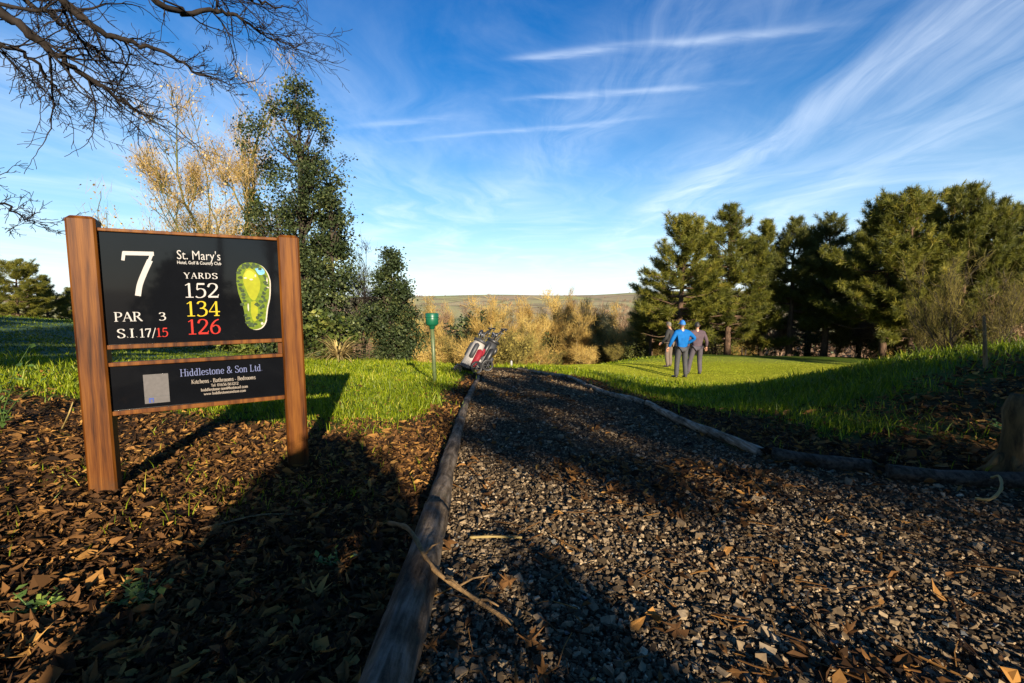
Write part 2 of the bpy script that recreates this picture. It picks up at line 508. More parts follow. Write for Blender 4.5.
def _solve():
    X = PTS[:, :2] / 10
    K = _phi(np.linalg.norm(X[:, None] - X[None], axis=2)) + np.eye(len(X)) * 2e-4
    A = np.hstack([np.ones((len(X), 1)), X])
    M_ = np.block([[K, A], [A.T, np.zeros((3, 3))]])
    return np.linalg.solve(M_, np.concatenate([PTS[:, 2], np.zeros(3)]))


_W = _solve()
FAR_Y = [-6000, -200, 0, 20, 45, 95, 300, 420, 900, 1500, 2300, 3500, 7000]
FAR_Z = [40, 6, .4, -2.6, -8.2, -19, -22, -20, 5, 28, 33, 20, 0]


def smooth(a, b, t):
    t = np.clip((t - a) / (b - a), 0, 1)
    return t * t * (3 - 2 * t)


def wav(x, y, s, seed):
    r = np.random.RandomState(seed)
    o = np.zeros_like(x, dtype=float)
    for k in range(7):
        a = r.uniform(0, 6.28); w = s * r.uniform(.5, 2.0)
        o += np.sin(x * math.cos(a) * w + y * math.sin(a) * w + r.uniform(0, 6.28))
    return o / 7


def G(x, y):
    x, y = np.atleast_1d(np.asarray(x, float)), np.atleast_1d(np.asarray(y, float))
    r0 = np.hypot(x, y - 6)
    k = np.clip(r0 / 46, 1, None)
    cx, cy = x / k, (y - 6) / k + 6
    q = np.stack([cx, cy], 1) / 10
    z = np.zeros(len(q))
    for i in range(0, len(q), 40000):
        d = np.linalg.norm(q[i:i + 40000, None] - PTS[None, :, :2] / 10, axis=2)
        z[i:i + 40000] = _phi(d) @ _W[:-3] + _W[-3] + q[i:i + 40000] @ _W[-2:]
    far = np.interp(y, FAR_Y, FAR_Z)
    hill = smooth(250, 1500, y)
    far = far + hill * (22 * wav(x, y * .2, .0030, 3) + 9 * wav(x, y, .007, 4)) + smooth(150, 1400, y) * smooth(0, 1600, x) * 12
    b = smooth(30, 75, r0)
    z = z * (1 - b) + far * b
    near = 1 - smooth(14, 40, r0)
    z += near * (.010 * wav(x, y, 7, 11) + .006 * wav(x, y, 19, 12))
    return z


def gz(x, y):
    return float(G([x], [y])[0])


def at_ground(u, v, lo=.6, hi=60.0):
    """where the sight line through a pixel of the photograph meets the ground"""
    Y = np.linspace(lo, hi, 1500)
    p = np.array([px(u, v, t) for t in Y])
    h = p[:, 2] - G(p[:, 0], p[:, 1])
    i = int(np.argmax(h <= 0)) if (h <= 0).any() else len(Y) - 1
    return Vector((p[i, 0], p[i, 1], gz(p[i, 0], p[i, 1])))


LEFT_EDGE = [(-.22, -8), (-.25, 0), (-.27, .5), (-.29, 1), (-.36, 2.02), (-.49, 4.15), (-.60, 6.6), (-.68, 9.16), (-.95, 12), (-1.3, 14.2)]
RIGHT_EDGE = [(.0, 13.9), (.23, 12.9), (.85, 11.4), (1.29, 10.1), (1.52, 7.8), (1.66, 5.9), (1.65, 4.2), (1.74, 3.06), (2.62, 2.45), (4.2, 1.9), (8, 1.0), (8, -8)]
PATH = np.array(LEFT_EDGE + RIGHT_EDGE)


def inside(x, y, poly):
    c = np.zeros(len(x), bool)
    n = len(poly)
    for i in range(n):
        (x1, y1), (x2, y2) = poly[i], poly[(i + 1) % n]
        hit = ((y1 > y) != (y2 > y)) & (x < (x2 - x1) * (y - y1) / (y2 - y1 + 1e-12) + x1)
        c ^= hit
    return c


def edge_dist(x, y, line):
    d = np.full(len(x), 1e9)
    for (x1, y1), (x2, y2) in zip(line[:-1], line[1:]):
        dx, dy = x2 - x1, y2 - y1
        t = np.clip(((x - x1) * dx + (y - y1) * dy) / (dx * dx + dy * dy), 0, 1)
        d = np.minimum(d, np.hypot(x - x1 - t * dx, y - y1 - t * dy))
    return d


def regions(x, y):
    x, y = np.asarray(x, float), np.asarray(y, float)
    inn = inside(x, y, PATH)
    dl, dr = edge_dist(x, y, LEFT_EDGE), edge_dist(x, y, RIGHT_EDGE)
    path = inn.astype(float)
    nz = .5 * wav(x, y, 2.2, 21) + .35 * wav(x, y, 7, 22)
    left = (~inn) & (x < .2) & (y < 14)
    bound = np.interp(x, [-9, -5, -4.2, -1.9, -1.2, -.9], [4.3, 4.5, 4.7, 3.95, 3.75, 4.4])
    leaf = np.where(left, 1 - smooth(-.45, .45, y - bound + nz * 1.1), 0)
    leaf = np.maximum(leaf, np.where(left, 1 - smooth(.18, .55, dl + nz * .25), 0) * (y < 11))
    right = (~inn) & (x > .2)
    bank = smooth(3.1, 3.9, x + .25 * y - .4) * (1 - smooth(-.5, 1.1, y - (.22 * x + 2.95) + nz * 1.2))
    leaf = np.maximum(leaf, np.where(right, np.maximum(1 - smooth(.25, .95, dr + nz * .6 - .15 * (y < 4)), bank), 0))
    leaf = np.where((y < 0) & ~inn, 1, leaf)
    ge = ((x - 9.4) / 8.6) ** 2 + ((y - 18.2) / 6.9) ** 2
    green = 1 - smooth(.90, 1.03, ge)
    blue_shade = smooth(-4, -8, x + .0 * y) * smooth(6.5, 9, y) * (1 - smooth(30, 45, np.hypot(x, y)))  # left terrace, where shade is painted into the turf
    blue_shade = np.maximum(blue_shade, .5 * green * smooth(19.5, 23, y + .3 * nz))
    far = smooth(45, 160, np.hypot(x, y))
    return path, np.clip(leaf, 0, 1) * (1 - path), green * (1 - path), blue_shade * (1 - path), far


def build_ground():
    n1, n2 = 460, 560
    t = np.linspace(-1, 1, n1)
    ax = .9 * np.sinh(t * math.asinh(5200 / .9))
    t2 = np.linspace(-1, 1, n2)
    ay = 3.0 + .9 * np.sinh(t2 * math.asinh(6000 / .9))
    X, Y = np.meshgrid(ax, ay, indexing='xy')
    x, y = X.ravel(), Y.ravel()
    z = G(x, y)
    w = regions(x, y)
    z = z + np.where(w[0] > .5, -.012, 0)
    i, j = np.meshgrid(np.arange(n2 - 1), np.arange(n1 - 1), indexing='ij')
    a = (i * n1 + j).ravel()
    mb = MB()
    mb.add(np.stack([x, y, z], 1), np.stack([a, a + 1, a + n1 + 1, a + n1], 1))
    o = mb.build('ground', MAT['ground'], smooth=True)
    for nm, ww in zip(('w_path', 'w_leaf', 'w_green', 'w_shade', 'w_far'), w):
        at = o.data.attributes.new(nm, 'FLOAT', 'POINT')
        at.data.foreach_set('value', ww.astype(np.float32))
    tag(o, 'sloping ground with gravel path, lawn, putting green and far fields', None, None, 'structure')


build_ground()


# ------------------------------------------------------------------ ground cover: leaves, gravel, grass
RNG = np.random.RandomState(7)


def scatter(n, r0, r1, half=60, power=0.0, back=0.0):
    u = RNG.rand(n)
    r = np.exp(np.log(r0) + u * (np.log(r1) - np.log(r0))) if not power else (r0 ** power + u * (r1 ** power - r0 ** power)) ** (1 / power)
    a = R(half) * (RNG.rand(n) * 2 - 1)
    return r * np.sin(a), r * np.cos(a) - back


def rot_mats(yaw, tilt, roll):
    cy, sy, ct, st, cr, sr = np.cos(yaw), np.sin(yaw), np.cos(tilt), np.sin(tilt), np.cos(roll), np.sin(roll)
    z = np.zeros_like(yaw); o = z + 1
    Rz = np.stack([np.stack([cy, -sy, z], 1), np.stack([sy, cy, z], 1), np.stack([z, z, o], 1)], 1)
    Rx = np.stack([np.stack([o, z, z], 1), np.stack([z, ct, -st], 1), np.stack([z, st, ct], 1)], 1)
    Ry = np.stack([np.stack([cr, z, sr], 1), np.stack([z, o, z], 1), np.stack([-sr, z, cr], 1)], 1)
    return Rz @ Rx @ Ry


def place(tmpl, pos, mats, scale):
    return (np.einsum('nij,nkj->nki', mats, tmpl * (scale if np.ndim(scale) == 3 else scale[:, None, None])) + pos[:, None]).reshape(-1, 3)


def rep_faces(f, n, k):
    return (np.asarray(f)[None] + (np.arange(n) * k)[:, None, None]).reshape(-1, len(f[0]))


def build_leaves():
    mb = MB()
    # plain oval leaves, creased along the rib and curled
    x, y = scatter(175000, .95, 13.5, 72, back=.5)
    w = regions(x, y)
    clump = .5 + .5 * wav(x, y, 1.8, 31)
    prob = np.clip(w[1] * 1.0 + w[0] * (.05 + .35 * (clump > .62)) * (.3 + .7 * smooth(1.8, 3.2, np.hypot(x, y))) + .09 * (1 - w[0] - w[1]) * (np.hypot(x, y) < 9) + .10 * (1 - w[0]) * smooth(.0, .5, w[1]), 0, 1) * (1 - w[2])
    k = RNG.rand(len(x)) < prob
    x, y = x[k], y[k]
    n = len(x)
    sz = np.clip(RNG.lognormal(-3.82, .40, n), .008, .055) * (.8 + .03 * np.hypot(x, y))
    z = G(x, y) + RNG.uniform(.002, .028, n) * np.where(regions(x, y)[0] > .5, .4, 1)
    t = np.array([(0, -1, 0), (-.42, -.35, .0), (.42, -.35, .0), (-.36, .4, .0), (.36, .4, .0), (0, 1.05, 0), (0, -.3, 0), (0, .4, 0)], float)
    T = np.repeat(t[None], n, 0)
    curl = RNG.uniform(-.35, .75, n)[:, None]; fold = RNG.uniform(.1, .8, n)[:, None]
    T[:, :, 2] = curl * T[:, :, 1] ** 2 * .6 + fold * np.abs(T[:, :, 0]) + RNG.uniform(-.12, .12, (n, 8))
    T[:, :, 0] *= RNG.uniform(.30, 1.3, n)[:, None]
    T[:, :, :2] += RNG.normal(0, .10, (n, 8, 2))
    roll = RNG.uniform(-1.0, 1.4, n)[:, None] * (RNG.rand(n)[:, None] < .4)
    T[:, :, 2] += roll * np.abs(T[:, :, 0]) ** 1.5
    m = rot_mats(RNG.uniform(0, 6.28, n), RNG.normal(0, .38, n), RNG.normal(0, .38, n))
    V = place(T, np.stack([x, y, z], 1), m, sz)
    f3 = [(0, 6, 1), (0, 2, 6), (3, 7, 5), (7, 4, 5)]
    f4 = [(1, 6, 7, 3), (6, 2, 4, 7)]
    tint = np.clip(RNG.beta(1.6, 1.8, n) + .12 * wav(x, y, 1.1, 33) - .04, 0, 1)
    mb.add(V, [rep_faces(f3, n, 8), rep_faces(f4, n, 8)], np.repeat(tint, 8))
    # lobed leaves, bigger
    x, y = scatter(2400, 1.1, 8.5, 68, back=.4)
    w = regions(x, y)
    k = RNG.rand(len(x)) < w[1] * .75 + w[0] * .10
    x, y = x[k], y[k]
    n = len(x)
    ang = np.array([-90, -60, -35, -12, 8, 30, 52, 70, 90, 110, 128, 150, 172, 192, 215, 240]) * math.pi / 180
    rad = np.array([.35, .5, .85, .5, .95, .55, .62, .5, 1.15, .5, .62, .55, .95, .5, .85, .5])
    rad = rad * .5 + .42 * (rad > .52) * rad + .12
    t = np.concatenate([[(0, 0, 0)], np.stack([rad * np.cos(ang), rad * np.sin(ang), 0 * rad], 1)])
    T = np.repeat(t[None], n, 0)
    T *= 1 + RNG.normal(0, .13, (n, 17, 1))
    T[:, :, 2] = RNG.uniform(-.3, 1.1, n)[:, None] * (T[:, :, 0] ** 2) + RNG.uniform(-.4, .9, n)[:, None] * T[:, :, 1] ** 2 + RNG.uniform(-.14, .14, (n, 17))
    m = rot_mats(RNG.uniform(0, 6.28, n), RNG.normal(0, .25, n), RNG.normal(0, .25, n))
    V = place(T, np.stack([x, y, G(x, y) + RNG.uniform(.008, .03, n)], 1), m, RNG.uniform(.022, .045, n))
    f = [(0, i, i % 16 + 1) for i in range(1, 17)]
    mb.add(V, rep_faces(f, n, 17), np.repeat(np.clip(RNG.beta(2.0, 2.4, n), 0, .92), 17))
    # bits of twig lying among the leaves
    x, y = scatter(2600, .7, 9, 62)
    w = regions(x, y)
    k = RNG.rand(len(x)) < w[1] * .8 + w[0] * .25
    x, y = x[k], y[k]
    n = len(x)
    L = RNG.uniform(.02, .09, n) * (.8 + .05 * np.hypot(x, y)); r = RNG.uniform(.0008, .0022, n) * (1 + .15 * np.hypot(x, y))
    t = np.array([(-1, 0, -1), (-1, 1, .8), (-1, -1, .8), (0, .2, -1), (0, 1.2, .8), (0, -.8, .8), (1, 0, -1), (1, 1, .8), (1, -1, .8)], float)
    T = t[None] * np.stack([L, r, r], 1)[:, None]
    T[:, 3:6, 1] += (RNG.normal(0, .12, n) * L)[:, None]
    V = place(T, np.stack([x, y, G(x, y) + .012 + r], 1), rot_mats(RNG.uniform(0, 6.28, n), RNG.normal(0, .1, n), RNG.normal(0, .12, n)), np.ones(n))
    mb.add(V, rep_faces([(0, 3, 4, 1), (1, 4, 5, 2), (2, 5, 3, 0), (3, 6, 7, 4), (4, 7, 8, 5), (5, 8, 6, 3)], n, 9), np.repeat(RNG.uniform(.2, .85, n), 9))
    tag(mb.build('fallen_leaves', MAT['leaf']), 'brown fallen leaves littering the ground under the sign and along the path', None, None, 'stuff')


def build_gravel():
    x, y = scatter(230000, .9, 13.5, 72, back=.5)
    w = regions(x, y)
    clump = .5 + .5 * wav(x, y, 1.8, 31)
    k = (w[0] > .5) & (RNG.rand(len(x)) < np.where(clump > .66, .55, 1.0))
    x, y = x[k], y[k]
    n = len(x)
    r = np.hypot(x, y)
    sz = np.clip(RNG.lognormal(-5.34, .44, n), .0028, .018) * (.85 + .10 * r)
    c = np.array([(a, b, d) for a in (-1, 1) for b in (-1, 1) for d in (-1, 1)], float)
    T = c[None] * RNG.uniform(.45, 1.0, (n, 1, 3)) * np.array([1.15, .9, .62]) + RNG.uniform(-.32, .32, (n, 8, 3))
    m = rot_mats(RNG.uniform(0, 6.28, n), RNG.normal(0, .35, n), RNG.normal(0, .35, n))
    V = place(T, np.stack([x, y, G(x, y) - .010 + sz * RNG.uniform(-.1, .6, n)], 1), m, sz)
    f = [(0, 1, 3, 2), (4, 6, 7, 5), (0, 4, 5, 1), (2, 3, 7, 6), (1, 5, 7, 3)]
    tint = np.clip(RNG.beta(1.5, 2.0, n) * .95, 0, .95)
    tint[RNG.rand(n) < .012] = 1.0
    mb = MB()
    mb.add(V, rep_faces(f, n, 8), np.repeat(tint, 8))
    tag(mb.build('gravel', MAT['gravel']), 'loose grey stone chippings covering the path', None, None, 'stuff')


def build_grass():
    x, y = scatter(420000, 2.3, 27, 60)
    w = regions(x, y)
    r = np.hypot(x, y)
    lawn = np.clip(1 - w[0] - w[1] * 1.15 - w[2] * 1.3, 0, 1)
    thin = w[1] * (.010 + .06 * (wav(x, y, 3.3, 41) > .45)) * (1 - w[0])
    k = RNG.rand(len(x)) < np.maximum(lawn ** 1.4 * np.clip(.62 + .5 * wav(x, y, 2.6, 42), .1, 1), thin)
    x, y, r = x[k], y[k], r[k]
    w = regions(x, y)
    n = len(x)
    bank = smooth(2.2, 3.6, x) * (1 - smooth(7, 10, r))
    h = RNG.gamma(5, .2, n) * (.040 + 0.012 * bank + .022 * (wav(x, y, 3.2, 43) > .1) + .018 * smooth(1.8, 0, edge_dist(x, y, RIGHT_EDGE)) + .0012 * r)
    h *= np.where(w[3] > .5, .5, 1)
    wd = np.maximum(.0022, .00085 * r) * RNG.uniform(.7, 1.3, n)
    a = RNG.uniform(0, 6.28, n); b = RNG.uniform(0, 6.28, n)
    lean = RNG.uniform(.1, .9, n) * h
    sx, sy = np.cos(a) * wd, np.sin(a) * wd
    lx, ly = np.cos(b) * lean, np.sin(b) * lean
    z = G(x, y) - .005
    V = np.stack([np.stack([x - sx, y - sy, z], 1), np.stack([x + sx, y + sy, z], 1),
                  np.stack([x - sx * .7 + lx * .4, y - sy * .7 + ly * .4, z + h * .6], 1), np.stack([x + sx * .7 + lx * .4, y + sy * .7 + ly * .4, z + h * .6], 1),
                  np.stack([x + lx, y + ly, z + h], 1)], 1).reshape(-1, 3)
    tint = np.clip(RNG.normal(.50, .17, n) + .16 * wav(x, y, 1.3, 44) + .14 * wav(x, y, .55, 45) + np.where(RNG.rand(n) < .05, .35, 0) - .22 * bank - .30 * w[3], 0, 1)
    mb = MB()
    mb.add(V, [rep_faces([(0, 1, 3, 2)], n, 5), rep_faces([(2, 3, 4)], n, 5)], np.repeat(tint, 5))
    # low sward of the putting green
    x, y = scatter(300000, 9, 27, 50)
    k = RNG.rand(len(x)) < regions(x, y)[2]
    x, y = x[k], y[k]
    n = len(x)
    r = np.hypot(x, y)
    a = RNG.uniform(0, 6.28, n)
    h, wd = RNG.uniform(.010, .024, n), .0006 * r
    z = G(x, y) - .003
    V = np.stack([np.stack([x - np.cos(a) * wd, y - np.sin(a) * wd, z], 1), np.stack([x + np.cos(a) * wd, y + np.sin(a) * wd, z], 1), np.stack([x, y, z + h], 1)], 1).reshape(-1, 3)
    mb.add(V, rep_faces([(0, 1, 2)], n, 3), np.repeat(np.clip(RNG.normal(.78, .055, n) + .10 * wav(x, y, .7, 46) - .25 * regions(x, y)[3], 0, 1), 3))
    tag(mb.build('grass', MAT['grass']), 'short green grass of the lawns, the bank and the putting green', None, None, 'stuff')


build_leaves()
build_gravel()
build_grass()


# ------------------------------------------------------------------ lettering: a broad-nib serif alphabet
def cat(pts, n=5):
    P = np.array(pts, float)
    if len(P) < 3: return P
    Q = np.vstack([2 * P[0] - P[1], P, 2 * P[-1] - P[-2]])
    out = []
    for i in range(1, len(Q) - 2):
        for t in np.linspace(0, 1, n, endpoint=False):
            a, b, c, d = Q[i - 1], Q[i], Q[i + 1], Q[i + 2]
            out.append(.5 * (2 * b + (c - a) * t + (2 * a - 5 * b + 4 * c - d) * t * t + (3 * b - a - 3 * c + d) * t ** 3))
    out.append(P[-1])
    return np.array(out)


TH, TN = .135, .055
# a stroke: (points, kind)   kind: c curve, l line with nib weight, t thin line, k thick line, s serif (centre, half width)
GL = {
    '1': (.62, [([(.33, 1), (.33, 0)], 'k'), ([(.12, .84), (.33, .97)], 't'), ([(.33, .02)], .22)]),
    '2': (.72, [([(.08, .74), (.16, .93), (.33, .99), (.52, .92), (.58, .74), (.50, .55), (.28, .28), (.07, .05)], 'c'), ([(.06, .05), (.64, .05)], 'k'), ([(.60, .05), (.66, .22)], 't')]),
    '3': (.70, [([(.09, .84), (.2, .97), (.36, .99), (.51, .90), (.52, .72), (.40, .57), (.22, .53)], 'c'), ([(.24, .53), (.46, .50), (.59, .35), (.55, .13), (.38, .01), (.2, .0), (.06, .09)], 'c')]),
    '4': (.72, [([(.46, .98), (.05, .30)], 't'), ([(.04, .29), (.68, .29)], 'm'), ([(.48, 1), (.48, 0)], 'k'), ([(.48, .02)], .16)]),
    '5': (.70, [([(.17, .95), (.58, .95)], 'k'), ([(.18, .97), (.14, .55)], 'm'), ([(.14, .54), (.30, .62), (.50, .57), (.59, .38), (.54, .14), (.37, .01), (.18, .0), (.05, .08)], 'c')]),
    '6': (.72, [([(.58, .98), (.36, .86), (.18, .63), (.10, .34), (.17, .08), (.35, .0), (.54, .09), (.61, .31), (.53, .51), (.36, .58), (.18, .48)], 'c')]),
    '7': (.70, [([(.07, .78), (.10, .97)], 'm'), ([(.08, .94), (.64, .95)], 'K'), ([(.61, .96), (.47, .60)], 'm'), ([(.56, .80), (.44, .52), (.34, .25), (.29, 0)], 'k')]),
    '0': (.74, [([(.36, .99), (.16, .87), (.10, .5), (.16, .13), (.36, .0), (.57, .13), (.63, .5), (.57, .87), (.36, .99)], 'c')]),
    '8': (.72, [([(.36, .55), (.16, .66), (.15, .88), (.36, .99), (.56, .88), (.55, .66), (.36, .55), (.13, .40), (.12, .12), (.36, .0), (.60, .12), (.59, .40), (.36, .55)], 'c')]),
    'P': (.68, [([(.16, 0), (.16, 1)], 'k'), ([(.16, .97), (.42, .96), (.58, .85), (.58, .62), (.42, .49), (.18, .47)], 'c'), ([(.16, .02)], .15), ([(.12, .98)], .10)]),
    'A': (.82, [([(.40, 1), (.08, .02)], 't'), ([(.40, 1), (.72, .02)], 'k'), ([(.20, .36), (.60, .36)], 't'), ([(.10, .02)], .11), ([(.72, .02)], .13)]),
    'R': (.80, [([(.16, 0), (.16, 1)], 'k'), ([(.16, .97), (.42, .96), (.56, .86), (.56, .66), (.42, .54), (.18, .52)], 'c'), ([(.36, .53), (.72, .02)], 'k'), ([(.16, .02)], .14), ([(.12, .98)], .10), ([(.74, .02)], .08)]),
    'S': (.64, [([(.54, .78), (.50, .93), (.34, .99), (.16, .93), (.10, .76), (.20, .60), (.40, .48), (.54, .33), (.53, .11), (.34, .0), (.16, .04), (.08, .22)], 'c')]),
    'I': (.40, [([(.20, 0), (.20, 1)], 'k'), ([(.20, .02)], .15), ([(.20, .98)], .15)]),
    'Y': (.76, [([(.08, .98), (.38, .45)], 'k'), ([(.68, .98), (.38, .45)], 't'), ([(.38, .47), (.38, 0)], 'k'), ([(.38, .02)], .15), ([(.09, .98)], .12), ([(.67, .98)], .10)]),
    'D': (.84, [([(.16, 0), (.16, 1)], 'k'), ([(.16, .97), (.45, .95), (.68, .78), (.74, .5), (.68, .22), (.45, .05), (.16, .03)], 'c'), ([(.12, .98)], .10), ([(.12, .02)], .10)]),
    'H': (.90, [([(.18, 0), (.18, 1)], 'k'), ([(.72, 0), (.72, 1)], 'k'), ([(.18, .51), (.72, .51)], 't')] + [([(a, b)], .15) for a in (.18, .72) for b in (.02, .98)]),
    'L': (.66, [([(.17, 0), (.17, 1)], 'k'), ([(.17, .03), (.58, .03)], 'm'), ([(.58, .03), (.61, .24)], 't'), ([(.17, .98)], .15), ([(.12, .02)], .10)]),
    'K': (.80, [([(.17, 0), (.17, 1)], 'k'), ([(.62, .96), (.2, .44)], 't'), ([(.30, .56), (.70, .02)], 'k'), ([(.17, .02)], .14), ([(.17, .98)], .14), ([(.64, .98)], .11), ([(.70, .02)], .11)]),
    'B': (.74, [([(.16, 0), (.16, 1)], 'k'), ([(.16, .97), (.42, .96), (.54, .85), (.52, .64), (.40, .54), (.18, .53)], 'c'), ([(.2, .53), (.48, .50), (.62, .36), (.60, .14), (.44, .03), (.16, .03)], 'c'), ([(.12, .98)], .1), ([(.12, .02)], .1)]),
    'T': (.72, [([(.36, 0), (.36, .98)], 'k'), ([(.06, .96), (.66, .96)], 'm'), ([(.07, .96), (.05, .76)], 't'), ([(.65, .96), (.67, .76)], 't'), ([(.36, .02)], .15)]),
    'i': (.36, [([(.18, 0), (.18, .64)], 'k'), ([(.17, .87), (.19, .89)], 'k'), ([(.18, .02)], .14), ([(.10, .63)], .09)]),
    'd': (.64, [([(.46, 0), (.46, 1)], 'k'), ([(.46, .55), (.30, .65), (.13, .53), (.09, .30), (.16, .06), (.30, .0), (.46, .12)], 'c'), ([(.38, .98)], .09), ([(.52, .02)], .08)]),
    'l': (.36, [([(.18, 0), (.18, 1)], 'k'), ([(.18, .02)], .14), ([(.10, .98)], .09)]),
    'e': (.56, [([(.10, .35), (.48, .35)], 't'), ([(.48, .36), (.44, .57), (.28, .65), (.13, .54), (.08, .31), (.15, .08), (.30, .0), (.48, .12)], 'c')]),
    's': (.48, [([(.40, .52), (.34, .63), (.22, .65), (.10, .56), (.12, .42), (.28, .33), (.40, .22), (.38, .06), (.22, .0), (.08, .11)], 'c')]),
    't': (.42, [([(.20, .86), (.20, .12)], 'k'), ([(.20, .14), (.26, .01), (.40, .07)], 'c'), ([(.05, .63), (.38, .63)], 't')]),
    'o': (.58, [([(.29, .65), (.13, .56), (.08, .33), (.13, .08), (.29, .0), (.45, .08), (.50, .33), (.45, .56), (.29, .65)], 'c')]),
    'n': (.68, [([(.17, 0), (.17, .64)], 'k'), ([(.17, .52), (.32, .65), (.47, .60), (.51, .42)], 'c'), ([(.51, .44), (.51, 0)], 'k'), ([(.17, .02)], .12), ([(.51, .02)], .12), ([(.10, .63)], .08)]),
    'h': (.68, [([(.17, 0), (.17, 1)], 'k'), ([(.17, .52), (.32, .65), (.47, .60), (.51, .42)], 'c'), ([(.51, .44), (.51, 0)], 'k'), ([(.17, .02)], .12), ([(.51, .02)], .12), ([(.10, .98)], .08)]),
    'c': (.52, [([(.44, .52), (.36, .63), (.25, .65), (.12, .54), (.08, .32), (.14, .08), (.28, .0), (.45, .11)], 'c')]),
    'm': (.98, [([(.17, 0), (.17, .64)], 'k'), ([(.17, .52), (.30, .65), (.43, .60), (.47, .42)], 'c'), ([(.47, .44), (.47, 0)], 'k'), ([(.47, .52), (.60, .65), (.74, .60), (.78, .42)], 'c'), ([(.78, .44), (.78, 0)], 'k'), ([(.17, .02)], .1), ([(.47, .02)], .1), ([(.78, .02)], .1)]),
    'r': (.48, [([(.17, 0), (.17, .64)], 'k'), ([(.17, .48), (.28, .64), (.42, .60)], 'c'), ([(.17, .02)], .13), ([(.10, .63)], .08)]),
    'a': (.56, [([(.12, .52), (.25, .65), (.40, .58), (.42, .40)], 'c'), ([(.42, .44), (.42, .03)], 'k'), ([(.42, .36), (.18, .29), (.09, .13), (.20, .0), (.42, .10)], 'c'), ([(.48, .02)], .07)]),
    'w': (.86, [([(.06, .62), (.24, .03)], 'k'), ([(.24, .03), (.43, .60)], 't'), ([(.43, .60), (.60, .03)], 'k'), ([(.60, .03), (.78, .62)], 't'), ([(.08, .63)], .1), ([(.77, .63)], .09)]),
    '&': (.86, [([(.74, .46), (.60, .18), (.40, .0), (.18, .03), (.09, .22), (.20, .42), (.42, .60), (.48, .80), (.36, .97), (.22, .90), (.22, .70), (.42, .36), (.62, .10), (.80, .02)], 'c')]),
    '.': (.28, [([(.12, .05), (.15, .07)], 'k')]), '-': (.42, [([(.06, .30), (.34, .30)], 'm')]), ':': (.28, [([(.12, .05), (.15, .07)], 'k'), ([(.12, .52), (.15, .54)], 'k')]),
    '/': (.46, [([(.04, -.12), (.42, 1.05)], 'm')]), '@': (.9, [([(.62, .30), (.45, .20), (.34, .38), (.46, .58), (.62, .50), (.60, .26), (.78, .26), (.82, .55), (.60, .85), (.28, .80), (.10, .45), (.24, .05), (.66, .0)], 'c')]),
    ' ': (.34, []),
}


def write(mb, text, x0, x1, z0, z1, y, mi=0, weight=1.0, caps=1.0, slant=0.0):
    """letters as thin raised ribbons in the XZ plane at depth y, filling x0..x1; z0 baseline, z1 cap height"""
    adv = sum(GL[c][0] for c in text)
    sx, sz = (x1 - x0) / adv, (z1 - z0)
    pen, k = 0.0, 0
    for ch in text:
        a, strokes = GL[ch]
        for pts, kind in strokes:
            if not isinstance(kind, str):                       # serif
                (cx, cy), hw = pts[0], kind
                P = np.array([(cx - hw, cy), (cx + hw, cy)]); hwid = np.full(2, .028)
            else:
                P = cat(pts) if kind == 'c' or len(pts) > 2 else np.array(pts, float)
                T = np.gradient(P, axis=0); T /= np.linalg.norm(T, axis=1)[:, None] + 1e-9
                v = np.abs(T[:, 1])
                hwid = {'c': TN + (TH - TN) * v ** 1.3, 'k': np.full(len(P), TH), 't': np.full(len(P), TN), 'm': np.full(len(P), .075), 'K': np.full(len(P), .11)}[kind] * .5 * weight
            T = np.gradient(P, axis=0); T /= np.linalg.norm(T, axis=1)[:, None] + 1e-9
            N = np.stack([-T[:, 1], T[:, 0]], 1) * hwid[:, None]
            L, Q = P + N, P - N
            yy = y - .0012 - .00012 * (k % 6); k += 1
            V = [(x0 + (pen + q[0] + slant * q[1]) * sx, yy, z0 + q[1] * sz) for pq in zip(L, Q) for q in pq]
            n = len(P)
            mb.add(V, np.array([(2 * i, 2 * i + 1, 2 * i + 3, 2 * i + 2) for i in range(n - 1)]), mi=mi)
        pen += a


def sans(name, text, x0, x1, z0, z1, y, mat, parent, bold=0.0):
    cu = bpy.data.curves.new(name, 'FONT')
    cu.body = text; cu.size = 1.0; cu.offset = bold; cu.resolution_u = 3
    t = bpy.data.objects.new('text', cu); COL.objects.link(t)
    dg = bpy.context.evaluated_depsgraph_get(); dg.update()
    me = bpy.data.meshes.new_from_object(t.evaluated_get(dg))
    bpy.data.objects.remove(t)
    co = np.array([v.co[:] for v in me.vertices])
    cap = .73
    w0, w1 = co[:, 0].min(), co[:, 0].max()
    for v, c in zip(me.vertices, co):
        v.co = (x0 + (c[0] - w0) / (w1 - w0) * (x1 - x0), y - .0015, z0 + c[1] / cap * (z1 - z0))
    me.materials.clear(); me.materials.append(mat); me.name = name
    o = bpy.data.objects.new(name, me); COL.objects.link(o); o.parent = parent
    return o


def blob(mb, pts, y, mi, n=5):
    P = cat(list(pts) + [pts[0]], n)[:-1]
    c = P.mean(0)
    V = [(c[0], y, c[1])] + [(p[0], y, p[1]) for p in P]
    k = len(P)
    mb.add(V, np.array([(0, i + 1, (i + 1) % k + 1) for i in range(k)]), mi=mi)


